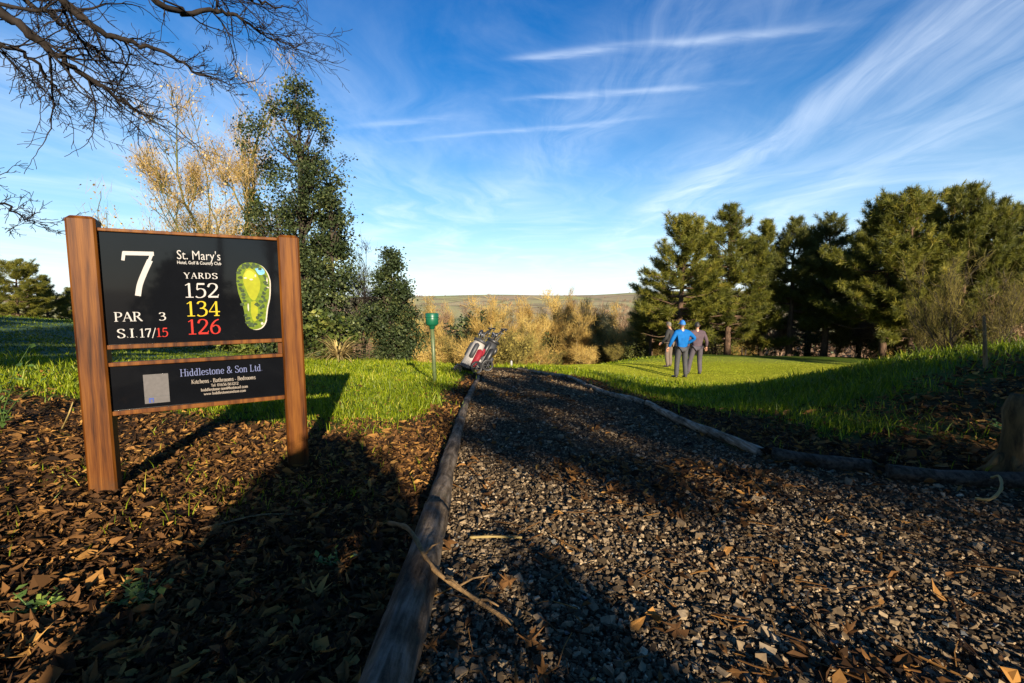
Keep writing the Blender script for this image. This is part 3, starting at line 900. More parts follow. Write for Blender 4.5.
def build_sign():
    L, Rr = np.array([-2.184, 2.376]), np.array([-1.367, 2.843])
    d = Rr - L
    W = float(np.hypot(*d))                                        # .949 between post centres
    root = empty('tee_sign', (L[0], L[1], -.17), math.atan2(d[1], d[0]))
    root.rotation_euler = (0, R(-.45), math.atan2(d[1], d[0]))
    tag(root, 'wooden tee sign with two square posts and black boards reading 7, PAR 3', 'sign')
    pw = .118
    D = .055                                                      # front faces stand at y = -D .. local
    for cx, top, low in ((0.0, 1.463, -.30), (W - .002, 1.428, -.33)):
        mb = MB()
        h, c = pw / 2, .010
        prof = [(-h + c, -h), (h - c, -h), (h, -h + c), (h, h - c), (h - c, h), (-h + c, h), (-h, h - c), (-h, -h + c)]
        rings = [(low, 1, 0), (top - .016, 1, 0), (top, .72, 0)]
        V = [(cx + x * s, y * s, z) for z, s, _ in rings for x, y in prof]
        F = [[(r * 8 + i, r * 8 + (i + 1) % 8, r * 8 + 8 + (i + 1) % 8, r * 8 + 8 + i) for i in range(8)] for r in range(2)]
        mb.add(V, [np.array(F[0] + F[1]), np.arange(8)[None, ::-1], np.arange(16, 24)[None]])
        mb.build('post', MAT['wood'], root)
    xa, xb = .060, W - .061
    f = -.028                                                     # front of the boards

    def board(name, z0, z1, mat):
        mb = MB(); mb.box(((xa + xb) / 2, f + .009, (z0 + z1) / 2), (xb - xa, .018, z1 - z0))
        return mb.build(name, mat, root)
    up = board('hole_board', .805, 1.392, MAT['panel'])
    lo = board('sponsor_board', .452, .690, MAT['panel'])
    for zc, th in ((1.401, .017), (.793, .023), (.701, .021), (.440, .024)):
        mb = MB(); mb.box(((xa + xb) / 2, f + .002, zc), (xb - xa - .002, .040, th))
        mb.build('rail', MAT['wood'], root, bevel=.003)
    b = MB(); b.box((W - .075, f + .012, .747), (.022, .014, .070)); b.build('batten', MAT['wood'], root)

    def text(name, items, parent):
        mb = MB(); mats = []
        for t, x0, x1, z0, z1, m, w in items:
            if m not in mats: mats.append(m)
            write(mb, t, x0, x1, z0, z1, f, mats.index(m), w)
        return mb.build(name, [MAT[k] for k in mats], parent)
    text('hole_number', [('7', .135, .297, 1.062, 1.300, 'white', .80)], up)
    text('par_text', [('PAR', .096, .214, .927, .976, 'white', 1)], up)
    text('par_value', [('3', .283, .318, .929, .971, 'white', 1)], up)
    text('stroke_index', [('S.I.', .102, .192, .840, .887, 'white', 1), ('17/', .194, .268, .839, .886, 'white', 1), ('15', .266, .322, .839, .887, 'red', 1)], up)
    mb = MB()
    for i, ch in enumerate('YARDS'):
        a = .409 + i * .0325
        write(mb, ch, a, a + .028, 1.159, 1.191, f, 0, 1.1)
    mb.build('yards_text', MAT['white'], up)
    text('yardage', [('152', .402, .571, 1.053, 1.133, 'white', .9), ('134', .404, .571, .948, 1.031, 'yellow', .92), ('126', .405, .570, .846, .930, 'red', .92)], up)
    sans('club_name', "St. Mary's", .384, .586, 1.264, 1.316, f, MAT['white'], up, -.004)
    sans('club_subtitle', 'Hotel, Golf & Country Club', .383, .588, 1.238, 1.256, f, MAT['white'], up, .012)

    # plan of the hole: crop coordinates of the plan (0..1 across, 0..1 down)
    mb = MB()

    def q(pts): return [(.648 + .186 * u, 1.262 - .405 * v) for u, v in pts]
    outline = [(.05, .30), (.09, .12), (.25, .03), (.48, .01), (.72, .04), (.88, .13), (.96, .25), (.96, .38), (.93, .52), (.86, .66), (.82, .78), (.78, .88), (.66, .96), (.48, .985), (.32, .95), (.24, .86), (.22, .74), (.17, .60), (.09, .46)]
    blob(mb, q([(.5 + (u - .5) * 1.0 + .035, v + .008) for u, v in outline]), f - .0008, 1)
    blob(mb, q(outline), f - .0012, 0)
    blob(mb, q([(.24, .20), (.36, .10), (.54, .12), (.68, .24), (.70, .36), (.62, .48), (.52, .56), (.40, .52), (.30, .40), (.24, .30)]), f - .0016, 2)
    blob(mb, q([(.42, .58), (.56, .58), (.60, .72), (.56, .84), (.46, .86), (.40, .74)]), f - .0016, 2)
    blob(mb, q([(.28, .17), (.40, .12), (.54, .16), (.56, .22), (.44, .25), (.30, .23)]), f - .0020, 3)
    blob(mb, q([(.58, .10), (.72, .08), (.84, .12), (.82, .17), (.68, .18)]), f - .0020, 4)
    for u, v, a, c in ((.30, .235, .045, .012), (.46, .255, .05, .012), (.58, .20, .025, .02), (.90, .27, .02, .05), (.90, .37, .05, .012), (.335, .66, .02, .06), (.40, .93, .10, .012), (.70, .90, .04, .02)):
        blob(mb, q([(u + a * math.cos(t), v + c * math.sin(t)) for t in np.arange(6) * 1.047]), f - .0024, 1, 3)
    rg = random.Random(3)
    spots = [(.12, .16), (.15, .22), (.12, .28), (.16, .33), (.15, .38), (.18, .42), (.20, .47), (.22, .52), (.24, .57), (.20, .62), (.30, .05), (.40, .04), (.55, .05), (.66, .06), (.24, .09), (.16, .12), (.34, .07),
             (.84, .20), (.86, .24), (.83, .30), (.88, .33), (.84, .39), (.80, .46), (.76, .51), (.82, .55), (.70, .57), (.55, .62), (.60, .64), (.66, .68), (.70, .74), (.62, .78), (.58, .82), (.66, .85), (.76, .64),
             (.26, .78), (.30, .82), (.28, .88), (.34, .88), (.40, .90), (.44, .92), (.36, .93), (.50, .90), (.70, .10), (.50, .08)]
    for u, v in spots:
        for _ in range(2):
            uu, vv = u + rg.uniform(-.025, .025), v + rg.uniform(-.012, .012)
            a, c = rg.uniform(.035, .062), rg.uniform(.014, .026)
            blob(mb, q([(uu + a * math.cos(t) * rg.uniform(.8, 1.2), vv + c * math.sin(t) * rg.uniform(.8, 1.2)) for t in np.arange(6) * 1.047]), f - .0028 - rg.uniform(0, .0006), 5, 2)
    mb.build('hole_plan', [MAT[k] for k in ('map_rough', 'map_sand', 'map_fair', 'map_green', 'map_pond', 'map_tree')], up)

    text('sponsor_name', [('Hiddlestone & Son Ltd.', .360, .768, .612, .652, 'lilac', .85)], lo)
    text('sponsor_trades', [('Kitchens - Bathrooms - Bedrooms', .410, .727, .565, .588, 'cream', 1.5)], lo)
    text('sponsor_phone', [('Tel: 01656 861212', .502, .638, .540, .556, 'cream', 1.6)], lo)
    text('sponsor_email', [('hiddlestone.son@hotmail.com', .452, .686, .517, .534, 'cream', 1.6)], lo)
    text('sponsor_website', [('www.hiddlestoneandson.com', .465, .674, .494, .510, 'cream', 1.6)], lo)
    mb = MB()
    mb.box((.252, f - .0012, .555), (.110, .0016, .160))
    mb.box((.226, f - .0026, .492), (.022, .001, .026), 1)
    mb.box((.252, f - .0026, .512), (.110, .0008, .0025), 2)
    write(mb, 'f' if 'f' in GL else 't', .219, .236, .481, .500, f - .0026, 0, 1.6)
    mb.build('sticker', [MAT['card'], MAT['navy'], MAT['bag_grey']], lo)


build_sign()


# ------------------------------------------------------------------ logs along the path
def log(pts, r0, r1, label, seed, sink=.42, sides=30, name='edging_log', mat='log', group='logs edging the gravel path'):
    rg = np.random.RandomState(seed)
    P = cat(pts, 22) if len(pts) > 2 else np.linspace(pts[0], pts[1], 14)
    n = len(P)
    ends = np.linspace(r0, r1, n)
    z = G(P[:, 0], P[:, 1]) + ends * (1 - sink)
    z = np.convolve(np.pad(z, 8, 'edge'), np.ones(17) / 17, 'valid')
    pts3 = [Vector((p[0], p[1], zz)) for p, zz in zip(P, z)]
    o = empty(name, pts3[0])
    mb = MB()
    mb.tube([p - pts3[0] for p in pts3], ends * (1 + .05 * np.sin(np.arange(n) * rg.uniform(.2, .5) + rg.uniform(0, 6))), sides, True)
    V = mb.v[0]
    nz = .05 * wav(V[:, 0] * 3, V[:, 1] * 3 + V[:, 2] * 9, 4, seed) + .03 * wav(V[:, 0] * 9, V[:, 1] * 2 + V[:, 2] * 20, 5, seed + 1)
    axis = np.repeat(np.array([tuple(p - pts3[0]) for p in pts3]), sides, 0)
    ang = np.tile(np.arange(sides) * 2 * math.pi / sides, n)
    s_ = np.repeat(np.arange(n), sides) / n * 6
    ridge = wav(np.cos(ang) * 5 + s_ * .35, np.sin(ang) * 5 + s_ * .2, 2.2, seed + 3)
    mb.v[0] = axis + (V - axis) * (1 + nz[:, None] * 3.0 + .11 * ridge[:, None])
    ob = mb.build(name, MAT[mat], None, True)
    ob.location = pts3[0]
    bpy.data.objects.remove(o)
    for i in range(-2, 0): ob.data.polygons[i].use_smooth = False
    tag(ob, label, 'log', group)
    return ob


log([(-.275, .25), (-.285, .7), (-.295, 1.1), (-.345, 1.98)], .067, .060, 'thick grey edging log in the foreground shade left of the path', 1)
log([(-.352, 2.03), (-.42, 3.0), (-.50, 4.3)], .056, .044, 'sunlit edging log with a broken knot, second from the camera left of the path', 2)
log([(-.505, 4.36), (-.57, 5.6), (-.61, 6.7)], .044, .038, 'slim pale edging log beside the short sunny grass left of the path', 3)
log([(-.615, 6.75), (-.66, 8.2), (-.70, 9.4)], .040, .036, 'farthest edging log on the left, nearest to the golf trolleys', 4)
log([(.15, 13.1), (.55, 12.3), (.92, 11.3)], .036, .036, 'farthest edging log on the right, where the path bends', 5, mat='log_lit')
log([(.97, 11.2), (1.30, 10.1), (1.45, 8.6)], .037, .038, 'pale edging log right of the path, level with the near edge of the green', 6, mat='log_lit')
log([(1.47, 8.5), (1.55, 7.2), (1.66, 5.6)], .037, .038, 'long whitish edging log right of the path beside the shaded lawn', 7, mat='log_lit')
log([(1.665, 5.52), (1.66, 4.4), (1.75, 3.12)], .036, .040, 'bluish edging log at the foot of the grassy bank', 8, mat='log_lit')
log([(1.78, 3.04), (2.02, 2.86), (2.22, 2.74)], .045, .045, 'short dark half-buried edging log at the foot of the bank', 9, .6, mat='log_shaded')
log([(2.25, 2.66), (2.75, 2.42), (3.6, 2.16)], .044, .050, 'dark brown edging log at the right edge below the stump', 10, .6, mat='log_shaded')


# ------------------------------------------------------------------ marker post, white peg, sticks and small plants
def build_marker():
    x, y = -1.42, 8.2
    root = empty('marker_post', (x, y, gz(x, y)))
    tag(root, 'slim green post topped by a dark green cup standing on the lawn', 'post')
    mb = MB(); mb.tube([(0.02, 0, -.15), (.0, 0, .5), (-.02, 0, 1.02)], .036, 12); mb.build('pole', MAT['pole_paint'], root, True)
    mb = MB()
    mb.lathe([(.030, 0), (.045, .004), (.052, .05), (.095, .075), (.115, .10), (.118, .285), (.110, .292), (.102, .286), (.100, .16), (.02, .15)], 24, M=Matrix.Translation((-.02, 0, .985)))
    o = mb.build('cup', MAT['green_paint'], root, True)
    mb = MB(); mb.lathe([(.119, .21), (.123, .214), (.123, .228), (.119, .232)], 24, M=Matrix.Translation((-.02, 0, .985))); mb.build('band', MAT['green_paint'], o, True)


build_marker()


def build_peg():
    x, y = -.02, 15.2
    mb = MB()
    mb.tube([(0, 0, -.1), (0, 0, .17), (.0, 0, .20)], [.035, .035, .02], 10)
    o = mb.build('marker_peg', MAT['white'])
    o.location = (x, y, gz(x, y))
    tag(o, 'small white peg in the grass beyond the golf trolleys', 'peg')


build_peg()


def stick(name, pts, rad, mat, label, cat_='stick', twigs=()):
    p0 = Vector(pts[0])
    mb = MB()
    P = cat([tuple(Vector(p) - p0) for p in pts], 6)
    mb.tube(P, np.linspace(rad[0], rad[1], len(P)) * (1 + .15 * np.sin(np.arange(len(P)) * 1.7)), 8)
    for t, dv, r in twigs:
        a = P[int(t * (len(P) - 1))]
        mb.tube([a, a + np.array(dv) * .5 + np.array([0, 0, .01]), a + np.array(dv)], [r, r * .8, r * .4], 6)
    o = mb.build(name, MAT[mat], None, True)
    o.location = p0
    tag(o, label, cat_)
    return o


def gp(u, v, dz=0.0):
    p = at_ground(u, v); p.z += dz
    return tuple(p)


stick('fallen_branch', [gp(390, 556, .12), gp(410, 572, .15), gp(434, 597, .075), gp(470, 612, .03), gp(512, 634, .02)], (.0085, .0065), 'dry', 'forked dry branch lying across the foreground log onto the gravel', 'branch',
      ((.45, (.05, .03, .03), .004), (.62, (.06, -.06, .01), .004), (.8, (.07, -.03, .0), .005), (.7, (.1, .03, .02), .004)))
stick('dry_twig', [gp(470, 542, .012), gp(492, 542, .014), gp(522, 541, .012)], (.006, .004), 'straw', 'thin pale straw twig lying flat in the middle of the gravel', 'twig')
stick('dry_reed', [gp(62, 432, .01), tuple(px(68, 416, 3.42)), tuple(px(73, 402, 3.45))], (.007, .004), 'straw', 'pale dry reed stalk poking up left of the sign', 'reed')
stick('bent_twig', [gp(180, 540, .01), gp(220, 532, .03), gp(262, 524, .03), gp(310, 517, .01)], (.005, .003), 'dry', 'long bent twig lying on leaves in the shade beneath the sign', 'twig')
stick('root_loop', [gp(975, 502, .01), gp(990, 505, .02), gp(1000, 500, .05), gp(998, 492, .07), gp(990, 488, .05)], (.008, .006), 'straw', 'pale curled root loop in front of the dark log on the right', 'root')


def build_stump():
    x, y = 2.84, 2.52
    z = gz(x, y)
    root = empty('tree_stump', (x, y, z))
    tag(root, 'mossy tree stump with spreading roots at the right edge', 'stump')
    mb = MB()
    sides = 20
    prof = [(.11, -.06), (.070, .04), (.052, .16), (.047, .28), (.058, .37), (.046, .43), (.030, .47), (.012, .46)]
    mb.lathe(prof, sides)
    V = mb.v[0]; a = np.arctan2(V[:, 1], V[:, 0])
    mb.v[0] = V * np.stack([1 + .16 * np.sin(3 * a + 8 * V[:, 2]) + .10 * np.sin(7 * a + 2)] * 2 + [np.ones(len(V))], 1)
    mb.build('trunk', MAT['moss'], root, True)
    for k, (dx, dy, l) in enumerate(((-.14, .10, .4), (-.06, -.16, .3), (.3, -.1, .3), (.05, .3, .4))):
        m2 = MB(); m2.tube([(dx * .15, dy * .15, .12), (dx * .5, dy * .5, .03), (dx, dy, -.03)], [.036, .024, .010], 8); m2.build('root', MAT['moss'], root, True)


build_stump()


def leafy_stems(name, x, y, n, h, spread, leaf, mat, seed, label, cat_, leaves=9):
    rg = np.random.RandomState(seed)
    root = empty(name, (x, y, gz(x, y)))
    tag(root, label, cat_)
    st, lf = MB(), MB()
    for i in range(n):
        a = rg.uniform(0, 6.28); l = h * rg.uniform(.6, 1.1)
        tip = np.array([math.cos(a) * spread * rg.uniform(.3, 1), math.sin(a) * spread * rg.uniform(.3, 1), l])
        P = [np.array([0, 0, -.01]) + tip * t * np.array([t, t, 1]) for t in np.linspace(0, 1, 6)]
        st.tube(P, np.linspace(.004, .0015, 6), 5)
        m = rot_mats(rg.uniform(0, 6.28, leaves), rg.normal(.2, .4, leaves), rg.normal(0, .4, leaves))
        t = np.array([(0, 0, 0), (-.35, .5, .08), (0, .5, 0), (.35, .5, .08), (0, 1.1, -.05)])
        pos = np.array([P[min(5, 1 + int(k * 5 / leaves))] + rg.normal(0, .006, 3) for k in range(leaves)])
        V = place(np.repeat(t[None], leaves, 0), pos, m, leaf * rg.uniform(.6, 1.2, leaves))
        lf.add(V, rep_faces([(0, 1, 2), (0, 2, 3), (1, 4, 2), (2, 4, 3)], leaves, 5), np.repeat(rg.uniform(.2, 1, leaves), 5))
    st.build('stem', MAT['weed'], root, True)
    lf.build('foliage', MAT['weed'], root)


leafy_stems('weed_plant', -1.12, 1.32, 9, .09, .14, .030, 'weed', 1, 'largest low weed with dark green leaves in the bottom left shade', 'weed')
leafy_stems('weed_plant', -1.42, 1.28, 6, .08, .10, .026, 'weed', 2, 'small weed near the bottom left corner on brown leaves', 'weed')
leafy_stems('weed_plant', -.62, 1.55, 5, .07, .10, .022, 'weed', 3, 'sparse green weed in the shade left of the foreground log', 'weed')
leafy_stems('bramble', -4.05, 3.55, 10, .62, .30, .055, 'laurel', 4, 'yellow green bramble shoots at the left edge beside the sign', 'bramble', 10)
leafy_stems('bank_weed', 3.25, 2.85, 12, .16, .22, .035, 'weed', 6, 'leafy weed on the bank just left of the stump', 'weed')


# ------------------------------------------------------------------ trees
def unit(v):
    v = np.asarray(v, float)
    return v / (np.linalg.norm(v) + 1e-12)


def curve_limb(a, b, rg, sag=.12, n=7):
    a, b = np.asarray(a, float), np.asarray(b, float)
    L = np.linalg.norm(b - a)
    t = np.linspace(0, 1, n)[:, None]
    P = a + (b - a) * t
    P[:, 2] -= (np.sin(np.linspace(0, math.pi, n)) * sag * L)
    P[1:-1] += rg.normal(0, .03 * L, (n - 2, 3))
    return P


def leaf_cloud(mb, centres, rad, per, size, rg, tint0=.5, up=.4, squash=.8):
    n = len(centres) * per
    C = np.repeat(centres, per, 0)
    rr = np.repeat(np.broadcast_to(rad, (len(centres),)), per)
    off = rg.normal(0, .5, (n, 3)) * rr[:, None]
    off[:, 2] *= squash
    pos = C + off
    sz = size * rg.uniform(.6, 1.3, n)
    t = np.array([(-.5, -.02, .06), (0, -.62, 0), (.5, .02, .06), (0, .75, -.03)])
    m = rot_mats(rg.uniform(0, 6.28, n), rg.normal(up, .7, n), rg.normal(0, .7, n))
    V = place(np.repeat(t[None], n, 0), pos, m, sz)
    tint = np.clip(np.repeat(rg.normal(tint0, .20, len(centres)), per) + rg.normal(0, .09, n), 0, 1)
    mb.add(V, rep_faces([(0, 1, 2, 3)], n, 4), np.repeat(tint, 4))


def leafy_tree(name, H, prof, ncl, cr, per, leaf, mats, seed, trunk_r, label, cat_, group=None, loc=(0, 0, 0), hollow=.45, gap=.25, freq=.9, trunk_n=14, base=0.0, tint0=.5, lobes=0):
    """evergreen: leaf clumps filling an uneven outline given as (height fraction, radius)"""
    rg = np.random.RandomState(seed)
    root = empty(name, loc)
    tag(root, label, cat_, group)
    hs, rs = [p[0] * H for p in prof], [p[1] for p in prof]
    C = []
    while len(C) < ncl:
        z = rg.uniform(hs[0], hs[-1])
        r = np.interp(z, hs, rs)
        if rg.rand() > (r / max(rs)) ** 1.2 + .08: continue
        a = rg.uniform(0, 6.28)
        q = (hollow + (1 - hollow) * rg.rand() ** .5) * r
        q *= 1 + .28 * math.sin(3 * a + z * 1.7 + seed) + .15 * math.sin(5 * a - z * 2.6)
        p = np.array([q * math.cos(a), q * math.sin(a), z])
        if wav(p[:1] * freq * 2 + seed, p[1:2] * freq * 2 + p[2] * freq * 2.2, 1.0, 55)[0] < -gap: continue
        C.append(p)
    C = np.array(C)
    if lobes:                                                    # gather the clumps into separate boughs
        K = C[rg.choice(len(C), lobes, False)]
        near = np.argmin(np.linalg.norm(C[:, None] - K[None], axis=2), 1)
        C = K[near] + (C - K[near]) * rg.uniform(.45, 1.0, (len(K), 1))[near] * np.array([1, 1, .8])
        C[:, :2] *= rg.uniform(.85, 1.22, len(K))[near][:, None]
    mb = MB(); leaf_cloud(mb, C, cr * rg.uniform(.7, 1.3, len(C)), per, leaf, rg, tint0)
    mb.build('crown', mats[0], root)
    mb = MB()
    mb.tube([(0, 0, -.4), (.03, 0, H * .2), (-.04, .04, H * .5), (.02, 0, H * .78), (0, 0, H * .93)], [trunk_r * 1.3, trunk_r, trunk_r * .75, trunk_r * .4, trunk_r * .12], 8)
    for c in C[rg.choice(len(C), min(len(C), trunk_n * 4), False)]:
        z0 = max(.15 * H, c[2] - .12 * H - .25 * math.hypot(c[0], c[1]))
        mb.tube(curve_limb((0, 0, z0), c, rg, .05), np.linspace(trunk_r * .28, .008, 7), 5, False)
    mb.build('trunk', mats[1], root, True)
    return root


def branchy(mb, p, d, L, r, depth, rg, P, tips, twig):
    """a crooked limb with its side branches; thin ends become twigs"""
    n = 6 if depth > 0 else 4
    pts, dirs = [np.array(p, float)], [unit(d)]
    for i in range(n):
        dd = unit(dirs[-1] + rg.normal(0, P['bend'], 3) + np.array([0, 0, P['trop']]))
        dirs.append(dd); pts.append(pts[-1] + dd * L / n)
    rad = np.linspace(r, max(r * P['taper'], P['rmin']), n + 1)
    sides = 8 if r > .05 else (5 if r > .012 else 3)
    mb.tube(pts, rad, sides, False)
    if depth == 0:
        tips.append((pts[-1], dirs[-1]))
        return
    for k in range(P['n'][depth]):
        t = rg.uniform(P['start'], 1.0)
        i = min(int(t * n), n - 1)
        base = pts[i] + (pts[i + 1] - pts[i]) * (t * n - i)
        a = rg.uniform(0, 6.28)
        u = unit(np.cross(dirs[i], rg.normal(0, 1, 3)))
        cd = unit(dirs[i] * math.cos(P['ang']) + u * math.sin(P['ang']) * rg.uniform(.7, 1.2))
        branchy(mb, base, cd, L * P['lr'] * rg.uniform(.6, 1.15) * (1.15 - .5 * t), max(rad[i] * .55, P['rmin']), depth - 1, rg, P, tips, twig)
    branchy(mb, pts[-1], dirs[-1], L * P['lr'], rad[-1], depth - 1, rg, P, tips, twig)


def twig_fan(mb, tips, per, length, width, rg, spread=.55, tint0=.5):
    p = np.repeat(np.array([t[0] for t in tips]), per, 0)
    d = np.repeat(np.array([t[1] for t in tips]), per, 0) + rg.normal(0, spread, (len(tips) * per, 3))
    d[:, 2] += .15
    d /= np.linalg.norm(d, axis=1)[:, None]
    n = len(p)
    s = np.cross(d, rg.normal(0, 1, (n, 3))); s /= np.linalg.norm(s, axis=1)[:, None]
    L = (length * rg.uniform(.5, 1.3, n))[:, None]
    p = p - d * L * .2 + rg.normal(0, length * .25, (n, 3))
    V = np.stack([p - s * width, p + s * width, p + d * L + rg.normal(0, .1, (n, 3)) * L], 1).reshape(-1, 3)
    tint = np.clip(np.repeat(rg.normal(tint0, .12, len(tips)), per) + rg.normal(0, .12, n), 0, 1)
    mb.add(V, rep_faces([(0, 1, 2)], n, 3), np.repeat(tint, 3))


def twig_tree(name, H, mats, seed, label, cat_, group=None, loc=(0, 0, 0), shape=1.0, per=16, stems=1, depth=3, tw=.016, leaves=None, twl=.10):
    """leafless tree: trunk and limbs as tubes, the haze of twigs as fine slivers"""
    rg = np.random.RandomState(seed)
    root = empty(name, loc)
    tag(root, label, cat_, group)
    P = dict(bend=.16, trop=.10, taper=.35, rmin=.010, n=[0, 3, 4, 7], start=.28, ang=.62 * shape, lr=.46)
    mb, tips = MB(), []
    for s in range(stems):
        d = np.array([0, 0, 1.0]) + (rg.normal(0, .22, 3) * (stems > 1))
        branchy(mb, (rg.normal(0, .12) * (stems > 1), rg.normal(0, .12) * (stems > 1), -.3), d, H * .62, H * .016 / max(1, stems ** .5), depth, rg, P, tips, None)
    mb.build('trunk', mats[1], root, True)
    tb = MB()
    twig_fan(tb, tips, per, H * twl, tw, rg)
    if leaves:
        pts = np.array([t[0] for t in tips])[rg.rand(len(tips)) < leaves[0]]
        leaf_cloud(tb, pts, leaves[1], leaves[2], leaves[3], rg, .6)
    tb.build('crown', mats[0], root)
    return root


def pine(name, H, mats, seed, label, group, loc=(0, 0, 0), first=.22, spread=2.6, per=36, nl=.26, top=.55, dens=1.0):
    """Scots-type pine: rising whorled branches that end in brushes of needles"""
    rg = np.random.RandomState(seed)
    root = empty(name, loc)
    tag(root, label, 'pine tree', group)
    tb, nb = MB(), MB()
    tr = H * .020
    lean = rg.normal(0, .03, 2) * H
    tz = np.linspace(-.4, H * .97, 9)
    TP = np.stack([lean[0] * (tz / H) ** 2 + rg.normal(0, .03, 9), lean[1] * (tz / H) ** 2 + rg.normal(0, .03, 9), tz], 1)
    tb.tube(TP, np.linspace(tr * 1.2, .015, 9), 8)
    tips = []
    z = H * first
    while z < H * .985:
        f = (z / H - first) / (1 - first)
        L = spread * (math.sin(math.pi * min(1, (f * .80 + .24))) ** .8) * (1 - f * top * .6) * rg.uniform(.75, 1.2) + .12
        o = np.array([np.interp(z, tz, TP[:, 0]), np.interp(z, tz, TP[:, 1]), z])
        for k in range(rg.randint(5, 9)):
            a = rg.uniform(0, 6.28)
            l = L * rg.uniform(.55, 1.15)
            rise = (.05 + .75 * f) * rg.uniform(.6, 1.4)
            end = o + np.array([math.cos(a) * l, math.sin(a) * l, l * rise])
            P = curve_limb(o, end, rg, .10)
            tb.tube(P, np.linspace(.020 + .012 * L, .007, 7), 4, False)
            keep = rg.rand() < (.75 + .6 * f)
            if not keep and f < .3: continue
            m = max(3, int(l * 7.0 * dens))
            for t in np.linspace(.42, 1, m):
                i = min(int(t * 6), 5)
                b = P[i] + (P[i + 1] - P[i]) * (t * 6 - i)
                dv = unit(end - o)
                side = unit(np.cross(dv, (0, 0, 1)) * rg.choice([-1, 1]) + dv * .8 + np.array([0, 0, .35]))
                sl = rg.uniform(.12, .42) * (1.1 - t * .4)
                q = b + side * sl + np.array([0, 0, .08])
                tb.tube([b, q], [.009, .005], 3, False)
                tips.append((q, unit(side + np.array([0, 0, .6]))))
                tips.append((b + rg.normal(0, .10, 3), unit(dv + np.array([0, 0, .6]))))
        z += H * rg.uniform(.035, .062)
    tips.append((TP[-1], np.array([0, 0, 1.0])))
    tb.build('trunk', mats[1], root, True)
    p = np.repeat(np.array([t[0] for t in tips]), per, 0)
    ax = np.repeat(np.array([t[1] for t in tips]), per, 0)
    n = len(p)
    d = ax * .75 + rg.normal(0, .62, (n, 3)); d /= np.linalg.norm(d, axis=1)[:, None]
    s = np.cross(d, rg.normal(0, 1, (n, 3))); s /= np.linalg.norm(s, axis=1)[:, None]
    L = (nl * rg.uniform(.6, 1.25, n))[:, None]
    b = p + ax * (rg.uniform(-.14, .10, n))[:, None]
    w = .0095
    V = np.stack([b - s * w, b + s * w, b + d * L + s * w * .5, b + d * L - s * w * .5], 1).reshape(-1, 3)
    tint = np.clip(np.repeat(rg.normal(.5, .17, len(tips)), per) + rg.normal(0, .08, n), 0, 1)
    nb.add(V, rep_faces([(0, 1, 2, 3)], n, 4), np.repeat(tint, 4))
    nb.build('crown', mats[0], root)
    return root


def place_copy(src, u, vtop, Y, H0, label, rz=0.0, wide=1.0, zbase=None, group=None):
    """a copy of a tree, standing at distance Y so that its top reaches the height measured in the photograph"""
    p = px(u, vtop, Y)
    zb = gz(p.x, Y) if zbase is None else zbase
    s = (p.z - zb) / H0
    o = src if src.users_scene and src.get('fresh') else copy_tree(src)
    if src.get('fresh'): del src['fresh']
    o.location = (p.x, Y, zb)
    o.rotation_euler = (0, 0, rz)
    o.scale = (s * wide, s * wide, s)
    o['label'] = label
    if group: o['group'] = group
    return o


# ---- the pines beyond the putting green
PG = 'pines beyond the putting green'
pA = pine('pine_tree', 9, (MAT['pine'], MAT['bark_pine']), 3, 'pine', PG, spread=3.0, first=.14)
pB = pine('pine_tree', 9, (MAT['pine'], MAT['bark_pine']), 4, 'pine', PG, spread=2.6, first=.12)
pC = pine('pine_tree', 9, (MAT['pine_dark'], MAT['bark_pine']), 5, 'pine', PG, spread=2.3, first=.24)
pD = pine('pine_tree', 9, (MAT['pine'], MAT['bark_pine']), 6, 'pine', PG, spread=3.2, first=.22)
for q in (pA, pB, pC, pD): q['fresh'] = 1
place_copy(pA, 683, 211, 27, 9, 'broad rounded pine at the left end of the row, behind the golfers', .4, 1.12)
place_copy(pB, 733, 206, 28, 9, 'tall bright pine, second from the left end of the row', 1.3, 1.05)
place_copy(pB, 767, 222, 30, 9, 'slimmer yellow green pine between the bright pine and the dark ones', 3.1, .95)
place_copy(pC, 795, 219, 29, 9, 'dark pine with a bare lower trunk, left of the dark pair', .9, 1.0)
place_copy(pC, 832, 215, 28, 9, 'darkest pine with a pointed top in the middle of the row', 2.2, 1.1)
place_copy(pB, 866, 224, 31, 9, 'narrow pine between the darkest pine and the tallest group', 4.0, .9)
place_copy(pD, 893, 196, 24, 9, 'pine with a ragged shoulder on the left of the tallest group', .2, .95)
place_copy(pA, 921, 187, 23, 9, 'broad high pine with its crown reaching highest in the tallest group', 2.6, .9)
place_copy(pD, 950, 191, 24, 9, 'pine with a flat dense crown behind the bare shrubs', 4.1, .9)
place_copy(pB, 972, 186, 22, 9, 'spiky pine with an upright leader near the right edge', 5.0, .8)
place_copy(pA, 1004, 198, 22, 9, 'smaller spiky pine second from the right edge', 3.3, .75)
place_copy(pA, 1030, 203, 23, 9, 'pine cut by the right edge of the picture', .7, .9)
place_copy(pC, 652, 292, 30, 9, 'low dark pine at the left foot of the row', 1.1, 1.5)
place_copy(pD, 708, 262, 33, 9, 'half-hidden pine behind the two bright pines', 1.7, 1.2)
place_copy(pC, 812, 262, 34, 9, 'shaded pine deep behind the dark pair', 5.2, 1.5)
place_copy(pB, 905, 250, 30, 9, 'shaded pine deep behind the tallest group', 3.7, 1.6)
place_copy(pA, 985, 250, 29, 9, 'shaded pine deep behind the spiky pines at the right', .3, 1.6)

